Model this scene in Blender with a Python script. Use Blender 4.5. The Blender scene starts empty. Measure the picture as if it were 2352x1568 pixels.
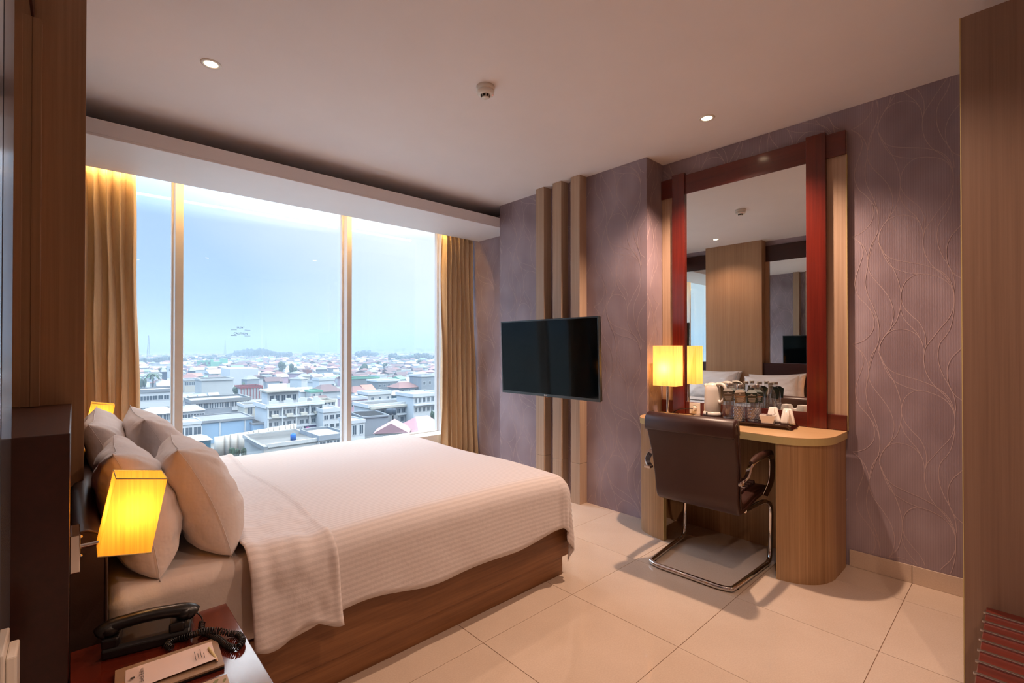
import bpy, bmesh, math, random
from mathutils import Vector, Matrix
C = bpy.context.scene.collection
S = bpy.context.scene
PI = math.pi
random.seed(11)

# ------------------------------------------------------------------ camera
EYE = Vector((0, 0, 1.29))
YAW, PIT, FPX, CX, CY = 0.7447498, 0.0071236, 1090.83, 1176.0, 790.55
cd = bpy.data.cameras.new('camera')
cd.sensor_width = 36
cd.lens = 36 * FPX / 2352
cd.shift_y = (CY - 784) / 2352
cd.clip_start = 0.03
cd.clip_end = 9000
cam = bpy.data.objects.new('camera', cd)
cam.location = EYE
cam.rotation_euler = (PI / 2 + PIT, 0, -YAW)
C.objects.link(cam)
S.camera = cam

# ------------------------------------------------------------------ world: hazy overcast sky
W = bpy.data.worlds.new('sky')
S.world = W
W.use_nodes = True
nt = W.node_tree
nt.nodes.clear()
def wn(t, **k):
    n = nt.nodes.new(t)
    for a, b in k.items():
        setattr(n, a, b)
    return n
tc = wn('ShaderNodeTexCoord')
sx = wn('ShaderNodeSeparateXYZ')
nt.links.new(tc.outputs['Generated'], sx.inputs[0])
noi = wn('ShaderNodeTexNoise')
noi.inputs['Scale'].default_value = 2.2
noi.inputs['Detail'].default_value = 3
mp = wn('ShaderNodeMapping')
mp.inputs['Scale'].default_value = (1, 1, 2.6)
nt.links.new(tc.outputs['Generated'], mp.inputs[0])
nt.links.new(mp.outputs[0], noi.inputs['Vector'])
def wmath(op, a, b, clamp=False):
    n = wn('ShaderNodeMath', operation=op, use_clamp=clamp)
    for i, v in enumerate((a, b)):
        if isinstance(v, (int, float)):
            n.inputs[i].default_value = v
        else:
            nt.links.new(v, n.inputs[i])
    return n.outputs[0]
# whiter towards +X and upwards, a bluer bank of cloud low on the left
az = wmath('MULTIPLY', wmath('SUBTRACT', sx.outputs[0], 0.22), 2.9)
el = wmath('MULTIPLY', wmath('MAXIMUM', wmath('SUBTRACT', sx.outputs[2], 0.13), 0), 3.2)
nz = wmath('MULTIPLY', wmath('SUBTRACT', noi.outputs[0], 0.5), 0.55)
wt = wmath('ADD', wmath('ADD', az, el), wmath('ADD', nz, 0.02), True)
mix = wn('ShaderNodeMixRGB')
nt.links.new(wt, mix.inputs[0])
mix.inputs[1].default_value = (0.305, 0.443, 0.63, 1)
mix.inputs[2].default_value = (0.67, 0.705, 0.75, 1)
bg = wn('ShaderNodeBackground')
# brightness boosted steeply towards the unseen zenith, to add daylight indoors
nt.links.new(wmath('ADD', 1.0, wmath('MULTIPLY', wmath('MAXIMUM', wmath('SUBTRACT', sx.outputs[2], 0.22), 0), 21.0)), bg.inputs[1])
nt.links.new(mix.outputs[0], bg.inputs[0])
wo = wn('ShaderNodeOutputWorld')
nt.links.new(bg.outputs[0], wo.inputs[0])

S.view_settings.view_transform = 'Standard'
S.view_settings.look = 'None'
S.view_settings.gamma = 1
S.view_settings.exposure = 0.6
S.view_settings.use_curve_mapping = False
cy = S.cycles
cy.max_bounces = 9
cy.diffuse_bounces = 5
cy.glossy_bounces = 5
cy.transmission_bounces = 8
cy.transparent_max_bounces = 12
cy.volume_bounces = 0
cy.caustics_reflective = False
cy.caustics_refractive = False
cy.sample_clamp_indirect = 4
cy.blur_glossy = 0.5

WARM = (1.0, 0.66, 0.48)
# ceiling downlights: (x, y, watts); the last ones hang over the entry, behind the photographer
DOWN = [(0.50, 2.78, 24), (2.89, 1.344, 132), (1.55, 0.42, 38), (0.75, -0.55, 42)]

# ------------------------------------------------------------------ helpers
def lin(c):
    return c / 12.92 if c <= 0.04045 else ((c + 0.055) / 1.055) ** 2.4
def rgb(r, g, b):
    return (lin(r / 255), lin(g / 255), lin(b / 255), 1)

class NT:
    """small node-tree wrapper"""
    def __init__(s, name):
        s.m = bpy.data.materials.new(name)
        s.m.use_nodes = True
        s.t = s.m.node_tree
        s.t.nodes.clear()
        s.out = s.n('ShaderNodeOutputMaterial')
        s.b = s.n('ShaderNodeBsdfPrincipled')
        s.l(s.b.outputs[0], s.out.inputs[0])
    def n(s, t, **k):
        x = s.t.nodes.new(t)
        for a, b in k.items():
            setattr(x, a, b)
        return x
    def l(s, a, b):
        s.t.links.new(a, b)
    def put(s, sock, v):
        if hasattr(v, 'is_output'):
            s.l(v, sock)
        else:
            sock.default_value = v
    def math(s, op, a, b=0.0, clamp=False):
        x = s.n('ShaderNodeMath', operation=op, use_clamp=clamp)
        s.put(x.inputs[0], a)
        s.put(x.inputs[1], b)
        return x.outputs[0]
    def coord(s, scale=(1, 1, 1), rot=(0, 0, 0), kind='Object'):
        t = s.n('ShaderNodeTexCoord')
        m = s.n('ShaderNodeMapping')
        m.inputs['Scale'].default_value = scale
        m.inputs['Rotation'].default_value = rot
        s.l(t.outputs[kind], m.inputs[0])
        return m.outputs[0]
    def noise(s, co, scale, detail=4, rough=0.55):
        x = s.n('ShaderNodeTexNoise')
        x.inputs['Scale'].default_value = scale
        x.inputs['Detail'].default_value = detail
        x.inputs['Roughness'].default_value = rough
        s.l(co, x.inputs['Vector'])
        return x.outputs[0]
    def ramp(s, fac, stops):
        x = s.n('ShaderNodeValToRGB')
        e = x.color_ramp.elements
        while len(e) < len(stops):
            e.new(0.5)
        for q, (p, c) in zip(e, stops):
            q.position = p
            q.color = c
        s.l(fac, x.inputs[0])
        return x.outputs[0]
    def mix(s, f, a, b, mode='MIX'):
        x = s.n('ShaderNodeMixRGB', blend_type=mode)
        for i, v in enumerate((f, a, b)):
            s.put(x.inputs[i], v)
        return x.outputs[0]
    def bump(s, h, strength=0.2, dist=0.01):
        x = s.n('ShaderNodeBump')
        x.inputs['Strength'].default_value = strength
        x.inputs['Distance'].default_value = dist
        s.l(h, x.inputs['Height'])
        s.l(x.outputs[0], s.b.inputs['Normal'])
    def set(s, **k):
        names = {'color': 'Base Color', 'rough': 'Roughness', 'metal': 'Metallic', 'spec': 'Specular IOR Level', 'coat': 'Coat Weight', 'coat_rough': 'Coat Roughness',
                 'trans': 'Transmission Weight', 'ior': 'IOR', 'emit': 'Emission Color', 'emit_s': 'Emission Strength', 'sheen': 'Sheen Weight', 'alpha': 'Alpha', 'sss': 'Subsurface Weight'}
        for a, v in k.items():
            s.put(s.b.inputs[names[a]], v)
        return s

def plain(name, c, rough=0.5, var=0.06, scale=9.0, **k):
    """one colour, with a faint mottling so that it is never dead flat"""
    a = NT(name)
    co = a.coord()
    f = a.noise(co, scale, 3)
    d = tuple(min(1, x * (1 - var)) for x in c[:3]) + (1,)
    l_ = tuple(min(1, x * (1 + var)) for x in c[:3]) + (1,)
    a.set(color=a.ramp(f, [(0.3, d), (0.7, l_)]), rough=rough, **k)
    return a.m

def wood(name, c1, c2, rough=0.4, grain=(70, 70, 1.1), contrast=1.0, coat=0.0, **k):
    a = NT(name)
    co = a.coord(grain)
    f1 = a.noise(co, 1.0, 6, 0.7)
    co2 = a.coord(tuple(g * 0.14 if g > 5 else g * 0.35 for g in grain))
    f2 = a.noise(co2, 1.0, 3, 0.5)
    f = a.math('ADD', a.math('MULTIPLY', f1, 0.6), a.math('MULTIPLY', f2, 0.4))
    w = 0.17 / contrast
    a.set(color=a.ramp(f, [(0.5 - w, c1), (0.5 + w, c2)]), rough=rough, coat=coat, coat_rough=0.12, **k)
    a.bump(f1, 0.06, 0.002)
    return a.m

def glassy(name, tint=(1, 1, 1, 1), rough=0.0, fres=1.45, extra=0.0):
    """thin sheet glass: lets light straight through, reflects by Fresnel"""
    a = NT(name)
    tr = a.n('ShaderNodeBsdfTransparent')
    tr.inputs[0].default_value = tint
    gl = a.n('ShaderNodeBsdfGlossy')
    gl.inputs['Roughness'].default_value = rough
    lw = a.n('ShaderNodeLayerWeight')
    lw.inputs[0].default_value = 0.5
    r0 = ((fres - 1) / (fres + 1)) ** 2
    sch = a.math('ADD', a.math('MULTIPLY', a.math('POWER', lw.outputs['Facing'], 5.0), 1 - r0), r0 + extra, True)
    mx = a.n('ShaderNodeMixShader')
    a.l(sch, mx.inputs[0])
    a.l(tr.outputs[0], mx.inputs[1])
    a.l(gl.outputs[0], mx.inputs[2])
    a.l(mx.outputs[0], a.out.inputs[0])
    return a.m

O = {}          # object name -> world offset of its thing
class MB:
    def __init__(s):
        s.v, s.f, s.sm = [], [], []
    def add(s, vs, fs, smooth=False):
        k = len(s.v)
        s.v += [tuple(p) for p in vs]
        s.f += [tuple(i + k for i in q) for q in fs]
        s.sm += [smooth] * len(fs)
        return s
    def box(s, x0, x1, y0, y1, z0, z1, M=None):
        vs = [Vector((x, y, z)) for z in (z0, z1) for y in (y0, y1) for x in (x0, x1)]
        if M is not None:
            vs = [M @ p for p in vs]
        return s.add(vs, [(0, 2, 3, 1), (4, 5, 7, 6), (0, 1, 5, 4), (2, 6, 7, 3), (0, 4, 6, 2), (1, 3, 7, 5)])
    def cyl(s, p0, p1, r0, r1=None, n=16, cap=True):
        r1 = r0 if r1 is None else r1
        p0, p1 = Vector(p0), Vector(p1)
        d = (p1 - p0).normalized()
        a = d.orthogonal().normalized()
        b = d.cross(a)
        vs = [p + (a * math.cos(2 * PI * i / n) + b * math.sin(2 * PI * i / n)) * r for p, r in ((p0, r0), (p1, r1)) for i in range(n)]
        s.add(vs, [(i, (i + 1) % n, n + (i + 1) % n, n + i) for i in range(n)], True)
        if cap:
            s.add(vs[:n], [tuple(range(n))[::-1]])
            s.add(vs[n:], [tuple(range(n))])
        return s
    def tube(s, pts, r, n=8, cap=True, closed=False, flat=None):
        """round (or, with flat=(w,h), rectangular) bar along a polyline"""
        pts = [Vector(p) for p in pts]
        m = len(pts)
        rings = []
        up = None
        for i, p in enumerate(pts):
            if closed:
                d = (pts[(i + 1) % m] - pts[i - 1]).normalized()
            else:
                d = (pts[min(i + 1, m - 1)] - pts[max(i - 1, 0)]).normalized()
            if up is None:
                up = Vector((0, 0, 1)) if abs(d.z) < 0.9 else Vector((1, 0, 0))
            a = (up - d * up.dot(d))
            a = a.normalized() if a.length > 1e-6 else d.orthogonal().normalized()
            up = a
            b = d.cross(a)
            rr = r[i] if isinstance(r, (list, tuple)) else r
            if flat:
                w, h = flat
                rings.append([p + a * h + b * w, p + a * h - b * w, p - a * h - b * w, p - a * h + b * w])
            else:
                rings.append([p + (a * math.cos(2 * PI * k / n) + b * math.sin(2 * PI * k / n)) * rr for k in range(n)])
        n = len(rings[0])
        vs = [q for ring in rings for q in ring]
        fs = []
        for i in range(m if closed else m - 1):
            j = (i + 1) % m
            fs += [(i * n + k, i * n + (k + 1) % n, j * n + (k + 1) % n, j * n + k) for k in range(n)]
        s.add(vs, fs, not flat)
        if cap and not closed:
            s.add(rings[0], [tuple(range(n))[::-1]])
            s.add(rings[-1], [tuple(range(n))])
        return s
    def lathe(s, prof, c=(0, 0, 0), n=24, M=None):
        vs, fs = [], []
        for r, z in prof:
            for i in range(n):
                p = Vector((c[0] + r * math.cos(2 * PI * i / n), c[1] + r * math.sin(2 * PI * i / n), c[2] + z))
                vs.append(M @ p if M is not None else p)
        for k in range(len(prof) - 1):
            fs += [(k * n + i, k * n + (i + 1) % n, (k + 1) * n + (i + 1) % n, (k + 1) * n + i) for i in range(n)]
        return s.add(vs, fs, True)
    def prism(s, pts, z0, z1, M=None, smooth=False):
        n = len(pts)
        vs = [Vector((x, y, z0)) for x, y in pts] + [Vector((x, y, z1)) for x, y in pts]
        if M is not None:
            vs = [M @ p for p in vs]
        s.add(vs, [(i, (i + 1) % n, n + (i + 1) % n, n + i) for i in range(n)], smooth)
        s.add(vs, [tuple(range(n))[::-1], tuple(range(n, 2 * n))])
        return s
    def grid(s, fn, nu, nv, smooth=True, cu=False):
        vs = [fn(i / (nu if cu else nu - 1), j / (nv - 1)) for j in range(nv) for i in range(nu)]
        fs = []
        for j in range(nv - 1):
            for i in range(nu if cu else nu - 1):
                k = (i + 1) % nu
                fs.append((j * nu + i, j * nu + k, (j + 1) * nu + k, (j + 1) * nu + i))
        return s.add(vs, fs, smooth)
    def mesh(s, name, mat, off=Vector((0, 0, 0))):
        me = bpy.data.meshes.new(name)
        me.from_pydata([tuple(Vector(p) - off) for p in s.v], [], s.f)
        me.polygons.foreach_set('use_smooth', s.sm)
        for m in (mat if isinstance(mat, (list, tuple)) else [mat]):
            me.materials.append(m)
        me.update()
        return me
    def build(s, name, mat, parent=None, bevel=0.0, seg=2, subsurf=0, fix=True):
        off = O.get(parent.name, Vector((0, 0, 0))) if parent else Vector((0, 0, 0))
        me = s.mesh(name, mat, off)
        if fix:
            bm = bmesh.new()
            bm.from_mesh(me)
            bmesh.ops.recalc_face_normals(bm, faces=bm.faces)
            bm.to_mesh(me)
            bm.free()
        o = bpy.data.objects.new(name, me)
        C.objects.link(o)
        if parent:
            o.parent = parent
        O[o.name] = off
        if subsurf:
            d = o.modifiers.new('s', 'SUBSURF')
            d.levels = d.render_levels = subsurf
        if bevel:
            d = o.modifiers.new('b', 'BEVEL')
            d.width = bevel
            d.segments = seg
            d.limit_method = 'ANGLE'
            d.angle_limit = 0.7
            d.harden_normals = False
        return o

def tag(o, label=None, cat=None, group=None, kind=None):
    if label: o['label'] = label
    if cat: o['category'] = cat
    if group: o['group'] = group
    if kind: o['kind'] = kind
    return o
def thing(name, label, cat, loc=(0, 0, 0), group=None, rz=0.0, kind=None):
    o = bpy.data.objects.new(name, None)
    o.empty_display_size = 0.1
    o.location = loc
    o.rotation_euler = (0, 0, rz)
    C.objects.link(o)
    O[o.name] = Vector(loc)
    return tag(o, label, cat, group, kind)
def struct(mb, name, mat, label, cat, bevel=0.0):
    return tag(mb.build(name, mat, None, bevel), label, cat, None, 'structure')
def copy_tree(o, parent=None):
    c = o.copy()
    C.objects.link(c)
    if parent: c.parent = parent
    for ch in list(o.children):
        copy_tree(ch, c)
    return c
def text(body, size, mat, parent, M, name='lettering', extrude=0.0004, align='CENTER'):
    """flat print as a mesh of letters; M places the text plane"""
    cu = bpy.data.curves.new(name, 'FONT')
    cu.body = body
    cu.size = size
    cu.align_x = align
    cu.align_y = 'CENTER'
    cu.extrude = extrude
    cu.resolution_u = 2
    t = bpy.data.objects.new('tmp', cu)
    C.objects.link(t)
    dg = bpy.context.evaluated_depsgraph_get()
    me = bpy.data.meshes.new_from_object(t.evaluated_get(dg))
    bpy.data.objects.remove(t)
    off = O.get(parent.name, Vector((0, 0, 0)))
    me.transform(Matrix.Translation(-off) @ M)
    me.materials.clear()
    me.materials.append(mat)
    o = bpy.data.objects.new(name, me)
    C.objects.link(o)
    o.parent = parent
    O[o.name] = off
    return o
def frame_from(origin, xdir, ydir):
    x = Vector(xdir).normalized()
    y = Vector(ydir).normalized()
    z = x.cross(y)
    m = Matrix((x, y, z)).transposed().to_4x4()
    m.translation = Vector(origin)
    return m
def smooth_pts(pts, n=6, closed=False):
    """Catmull-Rom through points"""
    P = [Vector(p) for p in pts]
    m = len(P)
    out = []
    for i in range(m if closed else m - 1):
        p0 = P[(i - 1) % m] if closed or i > 0 else P[0] * 2 - P[1]
        p1, p2 = P[i], P[(i + 1) % m]
        p3 = P[(i + 2) % m] if closed or i + 2 < m else P[-1] * 2 - P[-2]
        for k in range(n):
            t = k / n
            out.append(0.5 * ((2 * p1) + (p2 - p0) * t + (2 * p0 - 5 * p1 + 4 * p2 - p3) * t * t + (3 * p1 - p0 - 3 * p2 + p3) * t ** 3))
    if not closed:
        out.append(P[-1])
    return out
# ------------------------------------------------------------------ materials
M = {}
M['ceiling'] = plain('ceiling paint', rgb(240, 236, 237), 0.7, 0.015, 3)
M['white_paint'] = plain('pelmet paint', rgb(232, 228, 229), 0.55, 0.015, 3)
M['cavity'] = plain('shade grey board', rgb(120, 110, 105), 0.9, 0.05, 6)  # dark tone painted in to deepen the shade of the pelmet gap
M['grout'] = plain('grout', rgb(140, 112, 92), 0.8, 0.08, 30)
M['light_wood'] = wood('light ash veneer', rgb(160, 132, 108), rgb(198, 172, 148), 0.42, (90, 90, 1.0), 0.9)
M['desk_wood'] = wood('zebrano veneer', rgb(138, 102, 66), rgb(190, 154, 112), 0.4, (80, 80, 0.9), 1.1)
M['column_wood'] = wood('brown ash veneer', rgb(150, 112, 82), rgb(184, 146, 112), 0.42, (90, 90, 1.0), 0.9)
M['wardrobe_wood'] = wood('taupe veneer', rgb(118, 92, 76), rgb(150, 122, 102), 0.45, (80, 80, 0.9), 0.9)
M['bed_wood'] = wood('walnut veneer across', rgb(104, 66, 38), rgb(150, 104, 66), 0.42, (2.0, 60, 60), 1.0)
M['mahogany'] = wood('red mahogany', rgb(72, 18, 12), rgb(112, 36, 24), 0.22, (60, 60, 1.4), 0.8, 0.3)
M['mahogany_flat'] = wood('red mahogany across', rgb(70, 20, 14), rgb(108, 38, 26), 0.36, (60, 1.6, 60), 0.8, 0.35)
M['dark_mahogany'] = wood('dark mahogany', rgb(38, 14, 12), rgb(62, 26, 20), 0.3, (50, 1.8, 50), 0.9, 0.15)
M['edge_band'] = plain('pale edging', rgb(204, 186, 130), 0.45, 0.02, 20)
M['desk_top'] = wood('pale beech laminate', rgb(196, 158, 112), rgb(216, 182, 138), 0.3, (60, 1.2, 60), 0.7)
M['chrome'] = plain('chrome', rgb(225, 222, 220), 0.06, 0.0, 5, metal=1.0)
M['steel'] = plain('brushed steel', rgb(190, 186, 182), 0.28, 0.03, 40, metal=1.0)
M['mirror'] = plain('mirror silver', rgb(236, 240, 238), 0.0, 0.0, 1, metal=1.0)
M['black_plastic'] = plain('black plastic', rgb(22, 21, 22), 0.32, 0.05, 30)
M['grey_plastic'] = plain('dark grey plastic', rgb(52, 48, 46), 0.35, 0.05, 30)
M['white_plastic'] = plain('white plastic', rgb(232, 228, 220), 0.3, 0.01, 10)
M['porcelain'] = plain('white porcelain', rgb(238, 234, 228), 0.1, 0.01, 10)
M['frame_white'] = plain('window aluminium', rgb(206, 200, 196), 0.4, 0.02, 10)
M['sill'] = plain('white sill', rgb(240, 238, 234), 0.3, 0.01, 10)
M['glass'] = glassy('window glass', (0.97, 0.985, 0.985, 1), 0.0, 1.45)
M['screen'] = plain('dark screen', rgb(3, 9, 12), 0.06, 0.0, 2, spec=0.12)
M['bezel'] = plain('dark bezel', rgb(44, 50, 54), 0.25, 0.02, 20)
M['white_ink'] = plain('white print', rgb(238, 236, 230), 0.6, 0.0, 5)
M['dark_ink'] = plain('dark print', rgb(58, 52, 50), 0.7, 0.0, 5)

def tile_mat():
    a = NT('polished porcelain tile')
    co = a.coord()
    f = a.noise(co, 3.0, 4)
    g = a.noise(co, 160.0, 2)
    c = a.ramp(f, [(0.3, rgb(200, 182, 164)), (0.7, rgb(210, 193, 176))])
    c = a.mix(0.12, c, a.ramp(g, [(0.35, rgb(190, 164, 140)), (0.65, rgb(240, 224, 204))]))
    a.set(color=c, rough=0.05, spec=0.6)
    return a.m
M['tile'] = tile_mat()

def wallpaper_mat():
    a = NT('mauve ribbed wallpaper')
    co = a.coord()
    sp = a.n('ShaderNodeSeparateXYZ')
    a.l(co, sp.inputs[0])
    s_ = a.math('ADD', sp.outputs[0], sp.outputs[1])
    st = a.math('SINE', a.math('MULTIPLY', s_, 2 * PI / 0.0105), 0)
    st = a.math('ADD', a.math('MULTIPLY', st, 0.5), 0.5)
    big = a.noise(a.coord((2.2, 2.2, 1.6)), 1.3, 2)
    base = a.ramp(big, [(0.36, rgb(142, 126, 134)), (0.64, rgb(170, 156, 166))])
    c = a.mix(a.math('MULTIPLY', st, 0.28), base, rgb(124, 108, 116))
    a.set(color=c, rough=0.42, spec=0.35)
    a.bump(st, 0.12, 0.002)
    return a.m
M['wallpaper'] = wallpaper_mat()
M['paper_line'] = plain('pale printed foil line', rgb(188, 168, 170), 0.4, 0.02, 10)

def sheet_mat(name, c, stripes=True, horizontal=False):
    a = NT(name)
    co = a.coord()
    sp = a.n('ShaderNodeSeparateXYZ')
    a.l(co, sp.inputs[0])
    f = a.noise(co, 45, 3)
    col = a.ramp(f, [(0.3, tuple(x * 0.96 for x in c[:3]) + (1,)), (0.7, c)])
    if stripes:
        st = a.math('SINE', a.math('MULTIPLY', sp.outputs[1], 2 * PI / 0.020), 0)
        st = a.math('MULTIPLY', a.math('ADD', a.math('MULTIPLY', st, 3.0), 0.5, True), 0.13)
        col = a.mix(st, col, tuple(x * 0.78 for x in c[:3]) + (1,))
    a.set(color=col, rough=0.75, sheen=0.2)
    a.bump(a.noise(co, 9, 5, 0.6), 0.25, 0.02)
    return a.m
M['duvet'] = sheet_mat('white striped duvet cotton', rgb(232, 224, 222))
M['sheet'] = sheet_mat('white plain cotton', rgb(212, 205, 202), False)

def pillow_mat():
    a = NT('white pillow cotton')
    co = a.coord()
    sp = a.n('ShaderNodeSeparateXYZ')
    a.l(co, sp.inputs[0])
    st = a.math('SINE', a.math('MULTIPLY', sp.outputs[0], 2 * PI / 0.014), 0)
    c = rgb(214, 208, 208)
    col = a.mix(a.math('MULTIPLY', a.math('ADD', a.math('MULTIPLY', st, 2.0), 0.5, True), 0.07), c, tuple(x * 0.8 for x in c[:3]) + (1,))
    a.set(color=col, rough=0.8, sheen=0.2)
    a.bump(a.noise(co, 7, 4, 0.6), 0.35, 0.03)
    return a.m
M['pillow'] = pillow_mat()

def curtain_mat():
    a = NT('gold brown curtain cloth')
    co = a.coord((260, 260, 30))
    f = a.noise(co, 1, 2)
    col = a.ramp(f, [(0.3, rgb(218, 188, 148)), (0.7, rgb(226, 198, 158))])
    a.set(color=col, rough=0.62, sheen=0.3)
    tr = a.n('ShaderNodeBsdfTranslucent')
    a.l(col, tr.inputs[0])
    mx = a.n('ShaderNodeMixShader')
    mx.inputs[0].default_value = 0.16
    a.l(a.b.outputs[0], mx.inputs[1])
    a.l(tr.outputs[0], mx.inputs[2])
    a.l(mx.outputs[0], a.out.inputs[0])
    return a.m
M['curtain'] = curtain_mat()

def leather_mat(name, c, rough=0.38):
    a = NT(name)
    v = a.n('ShaderNodeTexVoronoi')
    v.inputs['Scale'].default_value = 260
    a.l(a.coord(), v.inputs['Vector'])
    f = a.noise(a.coord(), 8, 3)
    a.set(color=a.ramp(f, [(0.3, tuple(x * 0.85 for x in c[:3]) + (1,)), (0.7, c)]), rough=rough)
    a.bump(v.outputs[0], 0.10, 0.001)
    return a.m
M['leather'] = leather_mat('dark brown leather', rgb(62, 36, 30))
M['headboard_leather'] = leather_mat('dark chocolate leather', rgb(58, 42, 38), 0.34)

def shade_mat(name, c, emit, strength):
    """pleated cloth shade: a translucent cloth around a real bulb"""
    a = NT(name)
    sp = a.n('ShaderNodeSeparateXYZ')
    a.l(a.coord(), sp.inputs[0])
    f = a.noise(a.coord((160, 160, 3)), 1, 3)
    col = a.ramp(f, [(0.36, tuple(x * 0.84 for x in c[:3]) + (1,)), (0.55, c)])
    di = a.n('ShaderNodeBsdfDiffuse')
    tr = a.n('ShaderNodeBsdfTranslucent')
    em = a.n('ShaderNodeEmission')
    a.l(col, di.inputs[0])
    a.l(col, tr.inputs[0])
    a.l(a.mix(1.0, col, emit, 'MULTIPLY'), em.inputs[0])
    em.inputs[1].default_value = strength
    mx = a.n('ShaderNodeMixShader')
    mx.inputs[0].default_value = 0.6
    a.l(di.outputs[0], mx.inputs[1])
    a.l(tr.outputs[0], mx.inputs[2])
    ad = a.n('ShaderNodeAddShader')
    a.l(mx.outputs[0], ad.inputs[0])
    a.l(em.outputs[0], ad.inputs[1])
    a.l(ad.outputs[0], a.out.inputs[0])
    return a.m
M['shade'] = shade_mat('amber pleated shade', rgb(250, 196, 96), (1, 0.62, 0.14, 1), 0.36)
M['shade_desk'] = shade_mat('cream pleated shade', rgb(252, 222, 160), (1, 0.68, 0.28, 1), 0.5)
def emit(name, c, s):
    a = NT(name)
    e = a.n('ShaderNodeEmission')
    e.inputs[0].default_value = c
    e.inputs[1].default_value = s
    a.l(e.outputs[0], a.out.inputs[0])
    return a.m
M['bulb'] = emit('lit lamp lens', (1, 0.74, 0.48, 1), 14)
M['small_bulb'] = emit('glowing lamp bulb', (1, 0.54, 0.19, 1), 34)
M['led'] = emit('lit cove tube', (1, 0.58, 0.20, 1), 70)
M['red_led'] = emit('red standby light', (1, 0.16, 0.14, 1), 0.9)

# ------------------------------------------------------------------ room shell
XW, XB, XL = 3.393, 3.153, -0.118
CEIL = 2.72
YG = 4.62                                     # window glass
fl = MB().box(-0.4, 3.6, -1.4, 4.75, -0.2, -0.0025)
floor = struct(fl, 'floor', M['grout'], 'polished beige floor of large square tiles with thin dark joints', 'floor')
xs = [-0.118, 0.122, 0.722, 1.322, 1.922, 2.522, 3.122, 3.393]
ys = [0.434 + 0.593 * k for k in range(-3, 8)]
tiles = {}
for i in range(len(xs) - 1):
    for j in range(len(ys) - 1):
        w = round(xs[i + 1] - xs[i], 3)
        if w not in tiles:
            b = MB()
            g, c = 0.0012, 0.0006
            hx, hy = w / 2 - g, 0.2965 - g
            v = [(-hx, -hy, -0.01), (hx, -hy, -0.01), (hx, hy, -0.01), (-hx, hy, -0.01), (-hx, -hy, -c), (hx, -hy, -c), (hx, hy, -c), (-hx, hy, -c),
                 (-hx + c, -hy + c, 0), (hx - c, -hy + c, 0), (hx - c, hy - c, 0), (-hx + c, hy - c, 0)]
            b.add(v, [(0, 1, 5, 4), (1, 2, 6, 5), (2, 3, 7, 6), (3, 0, 4, 7), (4, 5, 9, 8), (5, 6, 10, 9), (6, 7, 11, 10), (7, 4, 8, 11), (8, 9, 10, 11)])
            tiles[w] = b.mesh('floor_tile', M['tile'])
        o = bpy.data.objects.new('floor_tile', tiles[w])
        o.location = ((xs[i] + xs[i + 1]) / 2, (ys[j] + ys[j + 1]) / 2, random.uniform(-0.0003, 0.0003))
        o.parent = floor
        C.objects.link(o)

struct(MB().box(-0.4, 3.6, -1.4, 4.75, CEIL, 2.95), 'ceiling', M['ceiling'], 'smooth pale ceiling over the whole room', 'ceiling')
wr = struct(MB().box(XW, 3.6, -1.4, 4.75, 0, CEIL), 'wall_right', M['wallpaper'], 'mauve wallpapered wall behind the desk and its mirror', 'wall')
wb = struct(MB().box(XB, XW, 1.93, 3.6, 0, CEIL), 'wall_bay', M['wallpaper'], 'mauve wallpapered wall pier behind the television', 'wall')
struct(MB().box(-0.4, XL - 0.004, -1.4, 4.75, 0, CEIL), 'wall_left', M['wallpaper'], 'wall behind the bed, under mirrors and wood panels', 'wall')
struct(MB().box(-0.4, 3.6, -1.55, -1.4, 0, CEIL), 'wall_back', M['light_wood'], 'wood-clad wall behind the photographer', 'wall')
wf = MB().box(-0.4, 3.6, YG - 0.07, YG + 0.13, 0, 0.235)
wf.box(-0.4, 3.6, YG - 0.07, YG + 0.13, 2.66, CEIL)
struct(wf, 'wall_window', M['white_paint'], 'low wall under the wide window', 'wall')

# wallpaper print: teardrops and ribbons, measured on the wall as (y, z); it repeats every 0.53 m with a half drop
PX = [(450, 203), (380, 215), (320, 270), (297, 350), (315, 410), (360, 455), (405, 490), (435, 545), (442, 600), (435, 650), (430, 700), (440, 760), (465, 810), (500, 850), (545, 885), (580, 925), (605, 980), (612, 1040)]
CUR = [PX,
       [(450, 203), (520, 210), (570, 235), (600, 280), (606, 330), (600, 380), (575, 440), (530, 500), (480, 570), (445, 620), (433, 660)],
       [(165, 50), (190, 105), (240, 140), (310, 148), (400, 150), (470, 158), (530, 175), (575, 210), (600, 260), (607, 310), (604, 400), (585, 490), (560, 540), (525, 590), (512, 650), (520, 720), (550, 790), (590, 850), (610, 910), (617, 970)],
       [(165, 50), (200, 130), (240, 185), (300, 205), (370, 210), (450, 203)],
       [(165, 50), (210, 130), (260, 210), (290, 290), (298, 350), (293, 420), (270, 500), (220, 570), (180, 640), (172, 690)],
       [(172, 690), (172, 660), (200, 600), (250, 555), (320, 541), (380, 555), (415, 590), (430, 640), (433, 670)],
       [(293, 420), (310, 470), (345, 510), (385, 545), (415, 590)],
       [(165, 0), (125, 80), (108, 160), (110, 220), (140, 270), (190, 320), (230, 370), (252, 430), (253, 480), (235, 550), (220, 575)],
       [(108, 190), (95, 260), (92, 310), (105, 370), (140, 440), (165, 510), (172, 580), (165, 640), (135, 720), (113, 800)],
       [(15, 50), (55, 70), (75, 110), (75, 150), (55, 215), (35, 280), (32, 330), (55, 390), (100, 430), (130, 470), (142, 520), (135, 570), (100, 620), (60, 650), (15, 668)],
       [(20, 50), (70, 80), (100, 130), (108, 180)],
       [(700, 530), (650, 600), (590, 670), (566, 740), (575, 825), (610, 880), (655, 907)],
       [(130, 460), (160, 510), (172, 560)]]
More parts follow.
